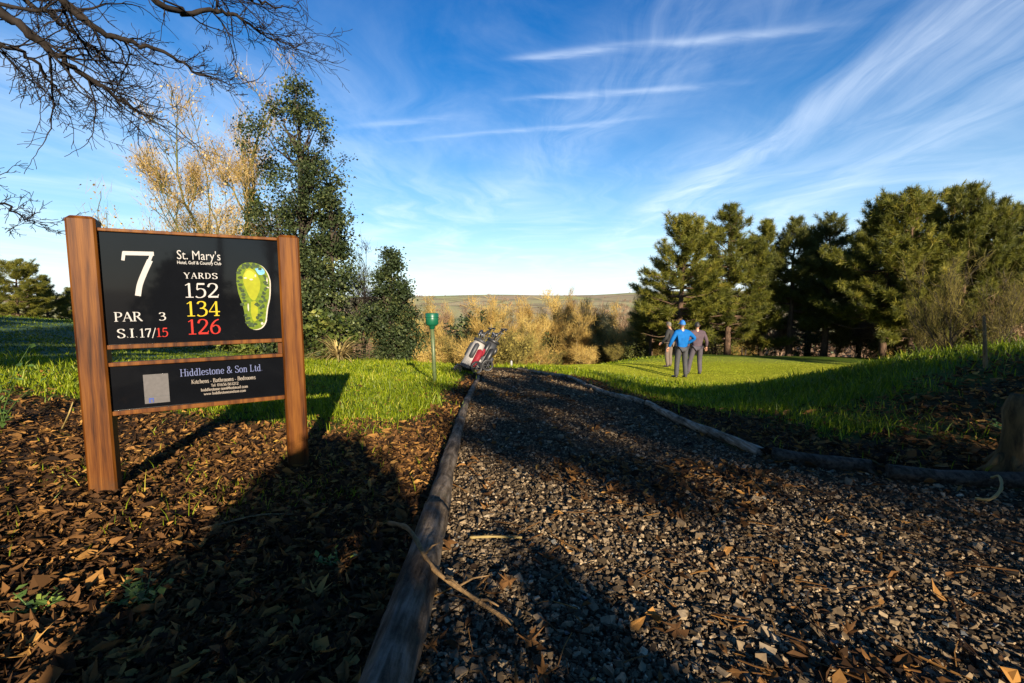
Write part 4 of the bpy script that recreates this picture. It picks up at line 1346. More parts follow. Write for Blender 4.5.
# ---- undergrowth between the pine trunks
UG = 'undergrowth beneath the pines'
sA = twig_tree('shrub', 4, (MAT['olive'], MAT['bark_dark']), 21, 'shrub', 'shrub', UG, stems=5, depth=2, per=34, tw=.014, shape=1.2, leaves=(.6, .25, 6, .09), twl=.16)
sB = leafy_tree('shrub', 3, [(.02, .9), (.3, 1.5), (.7, 1.2), (1, .3)], 150, .34, 26, .10, (MAT['pine_dark'], MAT['bark_dark']), 22, .06, 'shrub', 'shrub', UG)
sC = twig_tree('shrub', 4, (MAT['russet'], MAT['bark_dark']), 23, 'shrub', 'shrub', UG, stems=6, depth=2, per=34, tw=.013, shape=1.2, twl=.16)
for q in (sA, sB, sC): q['fresh'] = 1
for i, (src, u, vt, Y, H0, w, lab) in enumerate((
        (sB, 640, 335, 31, 3, 1.2, 'dark low shrub at the left end beneath the pines'), (sA, 665, 318, 32, 4, 1.2, 'olive twiggy shrub behind the golfer in black'), (sB, 716, 330, 30, 3, 1.4, 'dark shrub right of the golfers under the bright pines'),
        (sA, 745, 316, 30, 4, 1.3, 'yellowish twiggy shrub under the second pine'), (sC, 780, 312, 32, 4, 1.3, 'brown bare shrub between dark trunks'), (sB, 806, 332, 30, 3, 1.4, 'dark shrub at the foot of the dark pines'),
        (sA, 838, 318, 29, 4, 1.2, 'olive shrub beyond the far edge of the green'), (sC, 862, 300, 30, 4, 1.3, 'brown bare shrub under the thin dim pine'), (sB, 880, 338, 27, 3, 1.3, 'dark shrub right of the far end of the green'),
        (sC, 905, 296, 26, 4, 1.2, 'russet shrub above the crest of the bank'), (sA, 925, 305, 24, 4, 1.2, 'pale olive shrub with lit stems above the bank'), (sB, 948, 330, 22, 3, 1.3, 'dark shrub behind the thin sapling'),
        (sC, 962, 282, 23, 4, 1.2, 'tall brown shrub left of the yellow one'), (sB, 1000, 330, 20, 3, 1.4, 'dark shrub near the right edge behind the bank'), (sC, 1026, 290, 21, 4, 1.3, 'brown shrub cut by the right edge'), (sB, 760, 338, 31, 3, 1.3, 'dark shrub beneath the third pine'))):
    place_copy(src, u, vt, Y, H0, lab, i * 1.3, w)
YS = 'bare yellow shrubs at the right'
yA = twig_tree('bare_shrub', 5, (MAT['olive'], MAT['bark_dark']), 25, 'shrub', 'shrub', YS, stems=5, depth=3, per=5, tw=.006, shape=.9, twl=.09)
yA['fresh'] = 1
place_copy(yA, 957, 246, 17, 5, 'tallest bare yellow shrub, with many upright stems before the pines', 0, .8)
place_copy(yA, 1003, 262, 16, 5, 'bare yellow shrub behind the sapling near the right edge', 2.0, .85)
place_copy(yA, 926, 292, 19, 5, 'lowest bare yellow shrub, left of the other two', 4.0, .9)

# ---- the golden wood in the valley
VG = 'bare trees in the valley'
vt = [twig_tree('valley_tree', 9, (MAT[m], MAT[b]), 40 + i, 'tree', 'tree', VG, stems=st, depth=3, per=int(pr * 1.6), tw=.0155, shape=sh, twl=.095)
      for i, (m, b, st, pr, sh) in enumerate((('ochre', 'bark_pale', 1, 16, .85), ('ochre', 'bark_pale', 2, 12, 1.0), ('olive', 'bark_pale', 1, 15, 1.05), ('russet', 'bark_dark', 1, 15, .9), ('ochre', 'bark_pale', 1, 13, .6)))]
for q in vt: q['fresh'] = 1
rv = random.Random(5)
ROWS = [(28, 36, 326, 316, [(424, 2), (446, 1), (462, 0), (507, 2), (524, 1), (640, 3), (655, 2)]),
        (34, 42, 310, 300, [(413, 1), (435, 0), (470, 2), (490, 1), (516, 0), (533, 4), (545, 1), (552, 0), (566, 2), (580, 1), (592, 2), (601, 0), (612, 1), (622, 0), (634, 0), (648, 1), (571, 0)]),
        (48, 66, 308, 299, [(405, 0), (418, 1), (429, 3), (441, 2), (455, 0), (468, 1), (481, 3), (494, 0), (505, 1), (519, 3), (531, 0), (543, 2), (557, 3), (570, 0), (583, 1), (597, 3), (610, 0), (623, 1), (637, 3), (650, 0), (664, 1), (380, 1), (393, 0), (340, 0), (358, 3), (690, 0), (720, 3), (750, 1), (860, 3), (880, 0)])]
TALL = {(545, 1): 293, (533, 4): 299, (571, 0): 291, (601, 0): 303, (622, 0): 300, (634, 0): 297, (648, 1): 296, (552, 0): 298}
ORD = 'first second third fourth fifth sixth seventh eighth ninth tenth eleventh twelfth thirteenth fourteenth fifteenth sixteenth seventeenth eighteenth nineteenth twentieth twenty-first twenty-second twenty-third twenty-fourth twenty-fifth twenty-sixth twenty-seventh twenty-eighth twenty-ninth thirtieth thirty-first thirty-second'.split()
COLW = ['golden', 'broad tan', 'olive', 'brown', 'slender golden']
for ri, (y0, y1, va, vb, row) in enumerate(ROWS):
    for qi, (u, k) in enumerate(sorted(row)):
        Y = rv.uniform(y0, y1)
        v = TALL.get((u, k), rv.uniform(vb, va)) if ri == 1 else rv.uniform(vb, va)
        dep = ('front', 'middle', 'back')[ri]
        place_copy(vt[k], u, v, Y, 9, f'bare {COLW[k]} tree, {ORD[qi]} from the left in the {dep} row of the valley wood', rv.uniform(0, 6.28), rv.uniform(.85, 1.25))
# low scrub that closes the foot of the wood
LS = 'scrub along the edge of the valley wood'
cA = twig_tree('scrub_bush', 3, (MAT['ochre'], MAT['bark_pale']), 61, 'bush', 'bush', LS, stems=6, depth=2, per=20, tw=.010, shape=1.2, leaves=(.5, .25, 5, .09), twl=.18)
cB = twig_tree('scrub_bush', 3, (MAT['olive'], MAT['bark_dark']), 62, 'bush', 'bush', LS, stems=6, depth=2, per=20, tw=.010, shape=1.2, leaves=(.8, .25, 8, .09), twl=.18)
cC = leafy_tree('scrub_bush', 3, [(.02, .9), (.3, 1.4), (.7, 1.1), (1, .3)], 140, .34, 26, .10, (MAT['holly'], MAT['bark_dark']), 63, .06, 'bush', 'bush', LS)
for q in (cA, cB, cC): q['fresh'] = 1
for i, (k, u, vt_, Y) in enumerate(sorted(((0, 416, 338, 24), (0, 436, 340, 25), (1, 452, 334, 26), (0, 468, 338, 24), (1, 510, 326, 25), (0, 528, 340, 27), (1, 545, 344, 28), (1, 556, 330, 38), (0, 572, 338, 36), (0, 588, 346, 30), (1, 600, 332, 37), (1, 614, 344, 30), (0, 628, 332, 34), (1, 640, 336, 32), (2, 474, 318, 46), (1, 496, 332, 27), (0, 578, 340, 40), (2, 540, 338, 38)), key=lambda q: q[1])):
    src = (cA, cB, cC)[k]
    place_copy(src, u, vt_, Y, 3, f"{('straw coloured', 'olive', 'dark evergreen')[k]} bush, {ORD[i]} from the left at the foot of the valley wood", i * 1.7, 1.35)

# ---- trees on the left
tp = px(303, 95, 16.5)
zb = gz(tp.x, 16.5)
leafy_tree('evergreen_tree', (tp.z - zb) * 1.05, [(.03, .9), (.15, 1.35), (.32, 1.35), (.45, 1.55), (.60, 1.25), (.72, 1.5), (.85, 1.15), (.95, .55), (1, .12)], 600, .36, 60, .066, (MAT['holly'], MAT['bark_dark']), 71, .16,
           'tall dark evergreen tree with a ragged crown behind the sign', 'tree', None, (tp.x - .2, 16.5, zb), .25, .3, 1.1, 30, lobes=44)
tp = px(333, 192, 16.0); zb = gz(tp.x, 16)
leafy_tree('evergreen_tree', tp.z - zb, [(.02, .7), (.25, .9), (.6, .8), (.80, .72), (.94, .5), (1, .2)], 260, .34, 52, .075, (MAT['holly'], MAT['bark_dark']), 72, .10,
           'shorter dark evergreen tree leaning out right of the tall one', 'tree', None, (tp.x - .1, 16.0, zb), .2, .5, .9, 16, lobes=24)
tp = px(390, 250, 17.5); zb = gz(tp.x, 17.5)
leafy_tree('evergreen_tree', tp.z - zb, [(.01, .8), (.2, 1.0), (.45, .85), (.68, .65), (.88, .42), (1, .16)], 420, .28, 50, .072, (MAT['holly'], MAT['bark_dark']), 73, .09,
           'small conical evergreen tree standing alone left of the green marker post', 'tree', None, (tp.x, 17.5, zb), .1, .9, 1.0, 16, lobes=70)
tp = px(344, 326, 14.8); zb = gz(tp.x, 14.8)
leafy_tree('laurel_bush', 1.7, [(.02, .5), (.4, .75), (.8, .5), (1, .15)], 70, .22, 24, .10, (MAT['laurel'], MAT['bark_dark']), 74, .04, 'yellow green laurel bush at the foot of the dark evergreens', 'bush', None, (tp.x - .35, 14.3, zb))
tp = px(292, 262, 15.6); zb = gz(tp.x, 15.6)
leafy_tree('laurel_bush', 2.6, [(.02, .9), (.4, 1.1), (.8, .8), (1, .2)], 190, .30, 28, .10, (MAT['holly'], MAT['bark_dark']), 75, .05, 'grey green evergreen bush showing just right of the sign', 'bush', None, (tp.x, 15.6, zb))
tp = px(240, 300, 17); zb = gz(tp.x, 17)
leafy_tree('laurel_bush', 2.7, [(.02, 1.0), (.4, 1.3), (.8, .9), (1, .2)], 200, .32, 28, .11, (MAT['laurel'], MAT['bark_dark']), 76, .05, 'leafy bush seen between the two boards of the sign', 'bush', None, (tp.x, 17, zb))


def straw_plant(u, v, Y):
    rg = np.random.RandomState(81)
    p = px(u, v, Y); z = gz(p.x, Y)
    root = empty('straw_plant', (p.x, Y, z))
    tag(root, 'arching clump of dry straw coloured fronds at the foot of the evergreens', 'plant')
    mb = MB()
    for i in range(150):
        a = rg.uniform(0, 6.28); l = rg.uniform(.8, 1.75); e = rg.uniform(.45, 1.35)
        t = np.linspace(0, 1, 6)
        rad = l * math.cos(e) * t + l * .3 * t ** 2
        zz = l * math.sin(e) * t * 1.1 - l * .62 * t ** 2.2
        c = np.stack([np.cos(a) * rad, np.sin(a) * rad, np.maximum(zz, .02)], 1)
        s = np.array([-math.sin(a), math.cos(a), 0]) * .024
        w = (1 - t ** 2)[:, None]
        V = np.stack([c - s * w, c + s * w], 1).reshape(-1, 3)
        mb.add(V, np.array([(2 * k, 2 * k + 1, 2 * k + 3, 2 * k + 2) for k in range(5)]), rg.uniform(0, 1))
    mb.build('fronds', MAT['straw'], root)
    mb = MB(); mb.lathe([(.10, -.05), (.13, .10), (.05, .22)], 9); mb.build('stem', MAT['bark_pale'], root)


straw_plant(338, 345, 13.4)
tp = px(354, 246, 19.5); zb = gz(tp.x, 19.5)
twig_tree('bare_tree', tp.z - zb, (MAT['bark_grey'], MAT['bark_grey']), 83, 'leafless grey tree between the tall evergreen and the conical one', 'tree', None, (tp.x, 19.5, zb), .8, 10, 2, 3, .007)
tp = px(216, 88, 17.5); zb = gz(tp.x, 17.5)


def ivy_tree(loc, H):
    rg = np.random.RandomState(91)
    root = empty('ivy_clad_tree', loc)
    tag(root, 'large nearly bare tree with ivy clad trunk and sparse yellow leaves behind the sign', 'tree')
    P = dict(bend=.15, trop=.12, taper=.32, rmin=.012, n=[0, 4, 5, 8], start=.25, ang=.72, lr=.52)
    mb, tips = MB(), []
    branchy(mb, (.55, 0, -.3), (.06, 0, 1), H * .66, .20, 3, rg, P, tips, None)
    branchy(mb, (.1, .2, -.3), (-.22, .05, 1), H * .64, .14, 3, rg, P, tips, None)
    branchy(mb, (-.4, 0, -.3), (-.50, 0, 1), H * .56, .12, 3, rg, P, tips, None)
    mb.build('trunk', MAT['bark_ivy'], root, True)
    tb = MB(); twig_fan(tb, tips, 15, .62, .0065, rg, .5)
    pts = np.array([t[0] for t in tips])
    leaf_cloud(tb, pts[rg.rand(len(pts)) < .95], .46, 8, .065, rg, .62)
    tb.build('crown', MAT['autumn'], root)
    iv = MB()
    c = [np.array([.75 + .05 * t * H * .5 + rg.normal(0, .16), rg.normal(0, .18), t * H * .62]) for t in rg.rand(230)]
    c += [np.array([.2 - .2 * t * H * .4 + rg.normal(0, .12), .2 + rg.normal(0, .12), t * H * .4]) for t in rg.rand(80)]
    leaf_cloud(iv, np.array(c), .20, 16, .085, rg, .4)
    iv.build('ivy', MAT['laurel'], root)


ivy_tree((tp.x + .2, 17.5, zb), tp.z - zb)

# pines far to the left
LP = 'sunlit pines at the left edge'
for i, (u, v, Y, lab) in enumerate(((12, 258, 27, 'rounded sunlit pine cut by the left edge'), (-30, 250, 28, 'broad pine mostly beyond the left edge'), (44, 276, 30, 'low sunlit pine left of the sign post'), (70, 288, 33, 'darker pine partly behind the left sign post'), (110, 285, 36, 'pine hidden behind the sign boards'))):
    place_copy((pA, pD, pB, pC, pA)[i], u, v, Y, 9, lab, i * 1.9, 1.15, group=LP)


# ---- bare branches overhead, from a tree that stands left of the picture
def overhead_tree():
    rg = np.random.RandomState(101)
    x, y = -7.2, 2.6
    z = gz(x, y)
    root = empty('overhanging_tree', (x, y, z))
    tag(root, 'leafless tree beyond the left edge whose dark branches hang over the sky', 'tree')
    o = np.array([x, y, z])
    mb = MB()
    mb.tube(np.array([(0, 0, -.4), (.05, 0, 1.2), (.25, .1, 2.6), (.4, .2, 4.2), (.3, .3, 6.5), (.4, .2, 8.4)]), [.30, .24, .20, .16, .10, .04], 14)
    for k in range(9):
        a = rg.uniform(0, 6.28); h = rg.uniform(3.5, 8)
        mb.tube(curve_limb((.3, .2, h), (.3 + 2.2 * math.cos(a), .2 + 2.2 * math.sin(a), h + rg.uniform(.6, 1.6)), rg, .05), np.linspace(.06, .01, 7), 6)
    mb.build('trunk', MAT['bark_grey'], root, True)

    def limb(pts, Y0, Y1, r0, r1, start, n_side, seed, sub=2, side=(.35, .9)):
        rr = np.random.RandomState(seed)
        P = [start] + [np.array(px(u, v, Y0 + (Y1 - Y0) * i / (len(pts) - 1))) - o for i, (u, v) in enumerate(pts)]
        C = cat(P, 7)
        m = MB()
        C[1:-1] += rr.normal(0, .012, (len(C) - 2, 3))
        rad = np.linspace(r0 * .85, r1 * .6, len(C))
        m.tube(C, rad, 7)
        T = np.gradient(C, axis=0)
        Q = dict(bend=.19, trop=.015, taper=.45, rmin=.0022, n=[0, 4, 5, 5], start=.12, ang=.80, lr=.50)
        L = len(C)
        for k in range(int(n_side * 1.25)):
            i = int(rr.uniform(.22, .98) * (L - 1))
            u = unit(np.cross(T[i], rr.normal(0, 1, 3)))
            d = unit(unit(T[i]) * .85 + u * .75 + np.array([0, 0, .03]))
            branchy(m, C[i], d, rr.uniform(*side) * .8 * (1.15 - .55 * i / L), max(.0026, rad[i] * .45), sub, rr, Q, [], None)
        branchy(m, C[-1], unit(T[-1]), .32, r1, 1, rr, Q, [], None)
        m.build('branch', MAT['bark_grey'], root, True)
    limb([(-120, -60), (0, 12), (48, 50), (92, 80), (130, 106), (172, 124)], 3.2, 4.1, .055, .006, np.array([.35, .15, 3.6]), 15, 1)
    limb([(-60, -120), (60, 0), (112, 36), (160, 52), (200, 74), (240, 84)], 3.2, 4.3, .045, .005, np.array([.38, .2, 4.2]), 13, 2)
    limb([(20, -140), (150, -5), (190, 12), (232, 12), (262, 34), (300, 50)], 3.3, 4.4, .042, .005, np.array([.38, .2, 4.5]), 12, 3)
    limb([(-160, 0), (-40, 28), (20, 52), (48, 78), (60, 92)], 3.1, 3.9, .035, .005, np.array([.3, .1, 3.2]), 12, 4)
    limb([(100, -160), (185, -30), (240, -8), (270, 6), (292, 8)], 3.4, 4.4, .035, .005, np.array([.38, .2, 4.9]), 9, 5)
    limb([(-180, 160), (-60, 185), (-12, 196), (18, 214), (38, 226)], 3.2, 4.0, .028, .004, np.array([.25, .1, 2.4]), 10, 6, 2, (.25, .55))
    limb([(-60, -40), (30, 4), (70, 30), (110, 60), (140, 66)], 3.6, 4.6, .035, .005, np.array([.38, .2, 3.9]), 11, 7)


overhead_tree()


# ---- sapling on the bank
def sapling():
    p = px(990, 402, 4.4)
    x, y = p.x, 4.4
    z = gz(x, y)
    root = empty('sapling', (x, y, z))
    tag(root, 'thin leafless sapling on the grassy bank at the right', 'tree')
    o = np.array([x, y, z])
    P = np.array([tuple(px(u, v, 4.4)) for u, v in ((993, 412), (991, 395), (986, 370), (985, 345), (984, 316))]) - o
    mb = MB(); mb.tube(cat(P, 4), np.linspace(.028, .012, 17), 7)
    rg = np.random.RandomState(5)
    for k in (8, 10, 12, 14, 15):
        q = cat(P, 4)[k]
        mb.tube([q, q + rg.normal(0, .04, 3) + (.0, 0, .05), q + rg.normal(0, .08, 3) + (0, 0, .12)], [.004, .003, .0015], 4)
    mb.build('trunk', MAT['dry'], root, True)


sapling()


# ---- unseen trees that shade the foreground, and bushes added to cast shadows there
SDX, SDY, STAN = math.sin(S_AZ), -math.cos(S_AZ), math.tan(S_EL)
EX, EY = math.cos(S_AZ), math.sin(S_AZ)


def behind(l, s):
    return l * EX - s * SDX, l * EY - s * SDY


BG = 'trees and bushes behind the camera'


def shadow_bush(l, s, H, prof, n, cr, leaf, seed, label, name='laurel_bush', mats=('holly', 'bark_dark')):  # unseen bush added and shaped only for the shadow it throws
    x, y = behind(l, s)
    return leafy_tree(name, H, prof, n, cr, 34, leaf, (MAT[mats[0]], MAT[mats[1]]), seed, .06, label, 'bush', None, (x, y, gz(x, y)), .1, .9, .9, 10)


shadow_bush(-.30, -2.5, 1.42, [(.01, .50), (.4, .52), (.66, .46), (.85, .32), (1, .14)], 340, .13, .05, 111, 'rounded unseen bush added behind the camera to shade the foreground')
shadow_bush(.57, -2.5, .92, [(.01, .22), (.5, .22), (.85, .17), (1, .08)], 150, .10, .045, 112, 'narrow unseen bush added behind the camera to shade the gravel')
def back_tree(src, l, s, H, wide, label, rz):
    x, y = behind(l, s)
    o = copy_tree(src)
    o.location = (x, y, gz(x, y)); o.rotation_euler = (0, 0, rz)
    k = H / 9
    o.scale = (k * wide, k * wide, k)
    o['label'] = label; o['group'] = BG
    return o


pE = pine('pine_tree', 9, (MAT['pine'], MAT['bark_pine']), 8, 'pine', BG, spread=2.6, first=.70)
x, y = behind(2.0, -13)
pE.location = (x, y, gz(x, y)); pE.scale = (.66, .66, .62); pE['label'] = 'pine with a high crown on a clear trunk, nearest behind the camera'
bT = twig_tree('bare_tree', 5.0, (MAT['russet'], MAT['bark_grey']), 121, 'leafless tree behind the camera on the right of the path', 'tree', BG, depth=3, per=3, tw=.008, shape=1.0)
x, y = behind(2.3, -9); bT.location = (x, y, gz(x, y))
for i, (l, s, H, w) in enumerate(((3.9, -14, 5.7, 1.3), (5.2, -12, 4.6, 1.2), (7.4, -12, 4.3, 1.5), (10, -10, 3.9, 1.6))):
    back_tree((pE, pA, pC, pC, pE)[i], l, s, H, w, ('second clear-trunked pine', 'low spreading pine', 'low dark pine', 'lowest dark pine', 'tallest clear-trunked pine')[i] + ' standing behind the camera to the right', i * 1.1)
for i, (l, s, H, w) in enumerate(((-6.2, -5, 6.2, 1.1), (-8.6, -4, 7.0, 1.4), (-11.5, -4, 7.4, 1.4), (-15, -4, 7.4, 1.5), (-19, -4, 7.4, 1.6))):
    back_tree((pB, pA, pB, pA, pB)[i], l, s, H, w, ('nearest dark pine', 'spreading pine', 'middle dark pine', 'broad pine', 'farthest dark pine')[i] + ' standing behind the camera to the left', i * 1.7)


# ------------------------------------------------------------------ people
def skin_mesh(nodes, edges, root=0, sub=2):
    """one continuous surface grown round a skeleton; nodes: (x, y, z, rx, ry)"""
    me = bpy.data.meshes.new('skeleton')
    me.from_pydata([n[:3] for n in nodes], edges, [])
    ob = bpy.data.objects.new('skeleton', me); COL.objects.link(ob)
    sk = ob.modifiers.new('skin', 'SKIN'); sk.use_smooth_shade = True
    for i, n in enumerate(nodes):
        v = me.skin_vertices[0].data[i]
        v.radius = (n[3], n[4] if len(n) > 4 else n[3]); v.use_root = (i == root)
    sb = ob.modifiers.new('subsurf', 'SUBSURF'); sb.levels = sub; sb.render_levels = sub
    dg = bpy.context.evaluated_depsgraph_get(); dg.update()
    out = bpy.data.meshes.new_from_object(ob.evaluated_get(dg))
    bpy.data.objects.remove(ob)
    return out


def as_piece(mb, me, mi=0):
    V = np.array([v.co[:] for v in me.vertices])
    for k in (3, 4):
        F = [tuple(p.vertices) for p in me.polygons if len(p.vertices) == k]
        if F:
            mb.add(V, np.array(F), mi=mi)


def head_piece(mb, c, turn, k=1.0):
    """skull, jaw, nose, ears, brows, eyes and mouth in one surface"""
    n, m = 18, 22
    V, F = [], []
    for i in range(n + 1):
        ph = math.pi * i / n
        for j in range(m):
            th = 2 * math.pi * j / m
            x, y, z = math.sin(ph) * math.cos(th), math.sin(ph) * math.sin(th), math.cos(ph)
            jaw = max(0, -z)
            X, Y, Z = x * .076 * (1 - .25 * jaw), y * .098 * (1 - .10 * jaw), z * .118
            f = max(0, y)
            Y += .024 * f * math.exp(-((x / .20) ** 2) - ((z + .12) / .22) ** 2)           # nose
            Y -= .010 * f * math.exp(-(((abs(x) - .36) / .16) ** 2) - ((z - .06) / .12) ** 2)   # eye sockets
            Y += .006 * f * math.exp(-((z - .22) / .08) ** 2)                               # brow
            Y += .006 * f * math.exp(-((x / .3) ** 2) - ((z + .50) / .07) ** 2)             # lips
            X += math.copysign(.020, x) * math.exp(-((y + .08) / .16) ** 2 - ((z - .0) / .24) ** 2) * (abs(x) > .5)   # ears
            V.append((X, Y, Z))
    for i in range(n):
        for j in range(m):
            F.append((i * m + j, i * m + (j + 1) % m, (i + 1) * m + (j + 1) % m, (i + 1) * m + j))
    V = np.array(V) * k
    ct, st = math.cos(turn), math.sin(turn)
    V = V @ np.array([[ct, st, 0], [-st, ct, 0], [0, 0, 1]]) + np.array(c)
    mb.add(V, np.array(F))


def hand_piece(mb, w, d, side, hold=False):
    """palm with four unequal bent fingers and a thumb, hanging from the wrist"""
    w, d = np.array(w), unit(d)
    s = unit(np.cross(d, (0, 0, 1)) if abs(d[2]) < .9 else np.cross(d, (side, 0, 0)))
    nrm = unit(np.cross(d, s))
    mb.tube([w - d * .02, w + d * .03, w + d * .085], [.024, .036, .034], 8, squash=.55, up=tuple(nrm))
    for i, L in enumerate((.066, .076, .070, .054)):
        b = w + d * .08 + s * (i - 1.5) * .019
        c = b + d * L * .5 + nrm * .008 * (3 if hold else 1)
        e = c + (d * L * .5 + nrm * .022 * (2 if hold else 1))
        mb.tube([b, c, e], [.0095, .0088, .007], 6)
    b = w + d * .03 - s * .03
    mb.tube([b, b + d * .03 - s * .022, b + d * .062 - s * .024 + nrm * .012], [.012, .010, .008], 6)


def person(loc, rz, J, label, tops, legs, hair, shoes, cap=None, turn=0.0, k=1.0):
    """J: joints in the figure's own frame (facing +y)"""
    root = empty('person', loc, rz, k)
    tag(root, label, 'person', None)
    sgn = {'l': -1, 'r': 1}
    nod = [(*J['pelvis'], .13, .10), (*J['waist'], .125, .09), (*J['chest'], .115, .08), (*J['neck'], .050, .050), (*J['chin'], .05, .055)]
    edg = [(0, 1), (1, 2), (2, 3), (3, 4)]
    for s in 'lr':
        b = len(nod)
        nod += [(*J['hip' + s], .085), (*J['knee' + s], .055), (*J['ankle' + s], .038), (*J['toe' + s], .032)]
        edg += [(0, b), (b, b + 1), (b + 1, b + 2), (b + 2, b + 3)]
        b = len(nod)
        nod += [(*J['sh' + s], .048), (*J['el' + s], .042), (*J['wr' + s], .028)]
        edg += [(2, b), (b, b + 1), (b + 1, b + 2)]
    mb = MB(); as_piece(mb, skin_mesh(nod, edg))
    hd = J['head']
    head_piece(mb, hd, turn)
    for s in 'lr':
        hand_piece(mb, J['wr' + s], np.array(J['wr' + s]) - np.array(J['el' + s]), sgn[s])
    mb.build('person_body', MAT['skin'], root, True)
    # top
    nod = [(J['pelvis'][0], J['pelvis'][1], J['pelvis'][2] - .05, .165, .135), (*J['waist'], .165, .125), (J['chest'][0], J['chest'][1], J['chest'][2] + .04, .178, .135), (*(np.array(J['neck']) + (0, 0, .035)), .090, .086)]
    edg = [(0, 1), (1, 2), (2, 3)]
    for s in 'lr':
        b = len(nod)
        w = np.array(J['wr' + s]); e = np.array(J['el' + s])
        nod += [(*J['sh' + s], .083), (*J['el' + s], .064), (*(e + (w - e) * .92), .046)]
        edg += [(2, b), (b, b + 1), (b + 1, b + 2)]
    mb = MB(); as_piece(mb, skin_mesh(nod, edg, 1)); mb.build(tops[0], MAT[tops[1]], root, True)
    # trousers
    nod = [(J['pelvis'][0], J['pelvis'][1], J['pelvis'][2] + .03, .150, .118)]
    edg = []
    for s in 'lr':
        b = len(nod)
        a = np.array(J['ankle' + s])
        nod += [(*J['hip' + s], .108), (*J['knee' + s], .083), (*(a + (0, 0, -.04)), .070)]
        edg += [(0, b), (b, b + 1), (b + 1, b + 2)]
    mb = MB(); as_piece(mb, skin_mesh(nod, edg)); mb.build('trousers', MAT[legs], root, True)
    for s in 'lr':
        a, t = np.array(J['ankle' + s]), np.array(J['toe' + s])
        mb = MB(); mb.tube([a + (0, -.03, -.045), a + (0, .02, -.03), (a + t) / 2 + (0, .02, -.02), t + (0, .04, -.01), t + (0, .07, -.015)], [.035, .052, .050, .044, .020], 10, squash=.8)
        mb.build('shoe', MAT[shoes], root, True)
    # hair, as a cap of hair over the back and top of the skull
    ct, st = math.cos(turn), math.sin(turn)

    def shell(scale, zmin, back, name, mat, brim=False):
        V, F = [], []
        n, m = 10, 24
        for i in range(n + 1):
            for j in range(m):
                th = 2 * math.pi * j / m
                front = .5 + .5 * math.sin(th)
                lim = zmin + (1.75 - zmin) * 0 + front * back
                ph = i / n * lim
                x, y, z = math.sin(ph) * math.cos(th) * .076, math.sin(ph) * math.sin(th) * .098, math.cos(ph) * .118
                V.append((x * scale, y * scale, z * scale + .004))
        for i in range(n):
            for j in range(m):
                F.append((i * m + j, i * m + (j + 1) % m, (i + 1) * m + (j + 1) % m, (i + 1) * m + j))
        V = np.array(V)
        b = MB(); b.add(V @ np.array([[ct, st, 0], [-st, ct, 0], [0, 0, 1]]) + np.array(hd), np.array(F))
        if brim:
            a = np.linspace(.25, math.pi - .25, 9)
            W = [(math.cos(t) * r * .08, math.sin(t) * r * .11, z) for r, z in ((.9, .035), (1.55, .018), (1.55, .010), (.9, .026)) for t in a]
            W = np.array(W) @ np.array([[ct, st, 0], [-st, ct, 0], [0, 0, 1]]) + np.array(hd)
            f = [(r * 9 + i, r * 9 + i + 1, ((r + 1) % 4) * 9 + i + 1, ((r + 1) % 4) * 9 + i) for r in range(4) for i in range(8)]
            b.add(W, np.array(f))
        b.build(name, MAT[mat], root, True)
    if hair: shell(1.07, 2.05, -.95, 'hair', hair)
    if cap: shell(1.13, 1.62, -.12, 'cap', cap, True)
    return root


def joints(**kw):
    J = dict(pelvis=(0, 0, .95), waist=(0, .0, 1.10), chest=(0, 0, 1.32), neck=(0, .0, 1.50), chin=(0, .01, 1.58), head=(0, .02, 1.655),
             hipl=(-.10, 0, .90), kneel=(-.12, .02, .50), anklel=(-.14, 0, .09), toel=(-.16, .12, .04), hipr=(.10, 0, .90), kneer=(.12, .02, .50), ankler=(.14, 0, .09), toer=(.16, .12, .04),
             shl=(-.20, 0, 1.41), ell=(-.27, -.03, 1.13), wrl=(-.29, .06, .88), shr=(.20, 0, 1.41), elr=(.27, -.03, 1.13), wrr=(.29, .06, .88))
    J.update(kw)
    return J


def stand(u, v):
    p = at_ground(u, v, 8, 40)
    return p


p1 = stand(681, 378)
person(p1, .12, joints(elr=(.42, -.02, 1.22), wrr=(.20, .12, 1.04), ell=(-.34, -.02, 1.16), wrl=(-.38, .10, .94), anklel=(-.17, -.02, .09), toel=(-.20, .11, .04), kneel=(-.14, .01, .50), ankler=(.15, 0, .09)),
       'person in a bright blue jacket and blue cap with one hand on the hip', ('jacket', 'blue_cloth'), 'char_cloth', 'hair_grey', 'shoe', 'blue_cap', .1)
p2 = at_ground(696, 374.5, 8, 40)
person(p2, -.15, joints(kneel=(-.20, .02, .50), anklel=(-.27, -.02, .09), toel=(-.30, .10, .04), kneer=(.11, .06, .50), ankler=(.12, .0, .09), toer=(.13, .13, .04), wrr=(.33, .12, .92), elr=(.30, -.02, 1.14), head=(0, .04, 1.645), chin=(0, .03, 1.575)),
       'person with dark hair in a plum jumper and grey trousers, standing with legs apart', ('jumper', 'plum_cloth'), 'slate_cloth', 'hair_dark', 'shoe', None, -.2, 1.0)
p3 = at_ground(669, 367, 8, 40)
person(p3, .9, joints(kneel=(-.13, .06, .50), wrl=(-.18, .26, .96), ell=(-.27, .05, 1.14), wrr=(.10, .28, .94), elr=(.25, .06, 1.13), head=(0, .05, 1.64), chin=(0, .04, 1.57)),
       'person in a black jumper and beige trousers half hidden behind the blue jacket', ('jumper', 'dark_cloth'), 'tan_cloth', 'hair_grey', 'shoe', None, -.3)


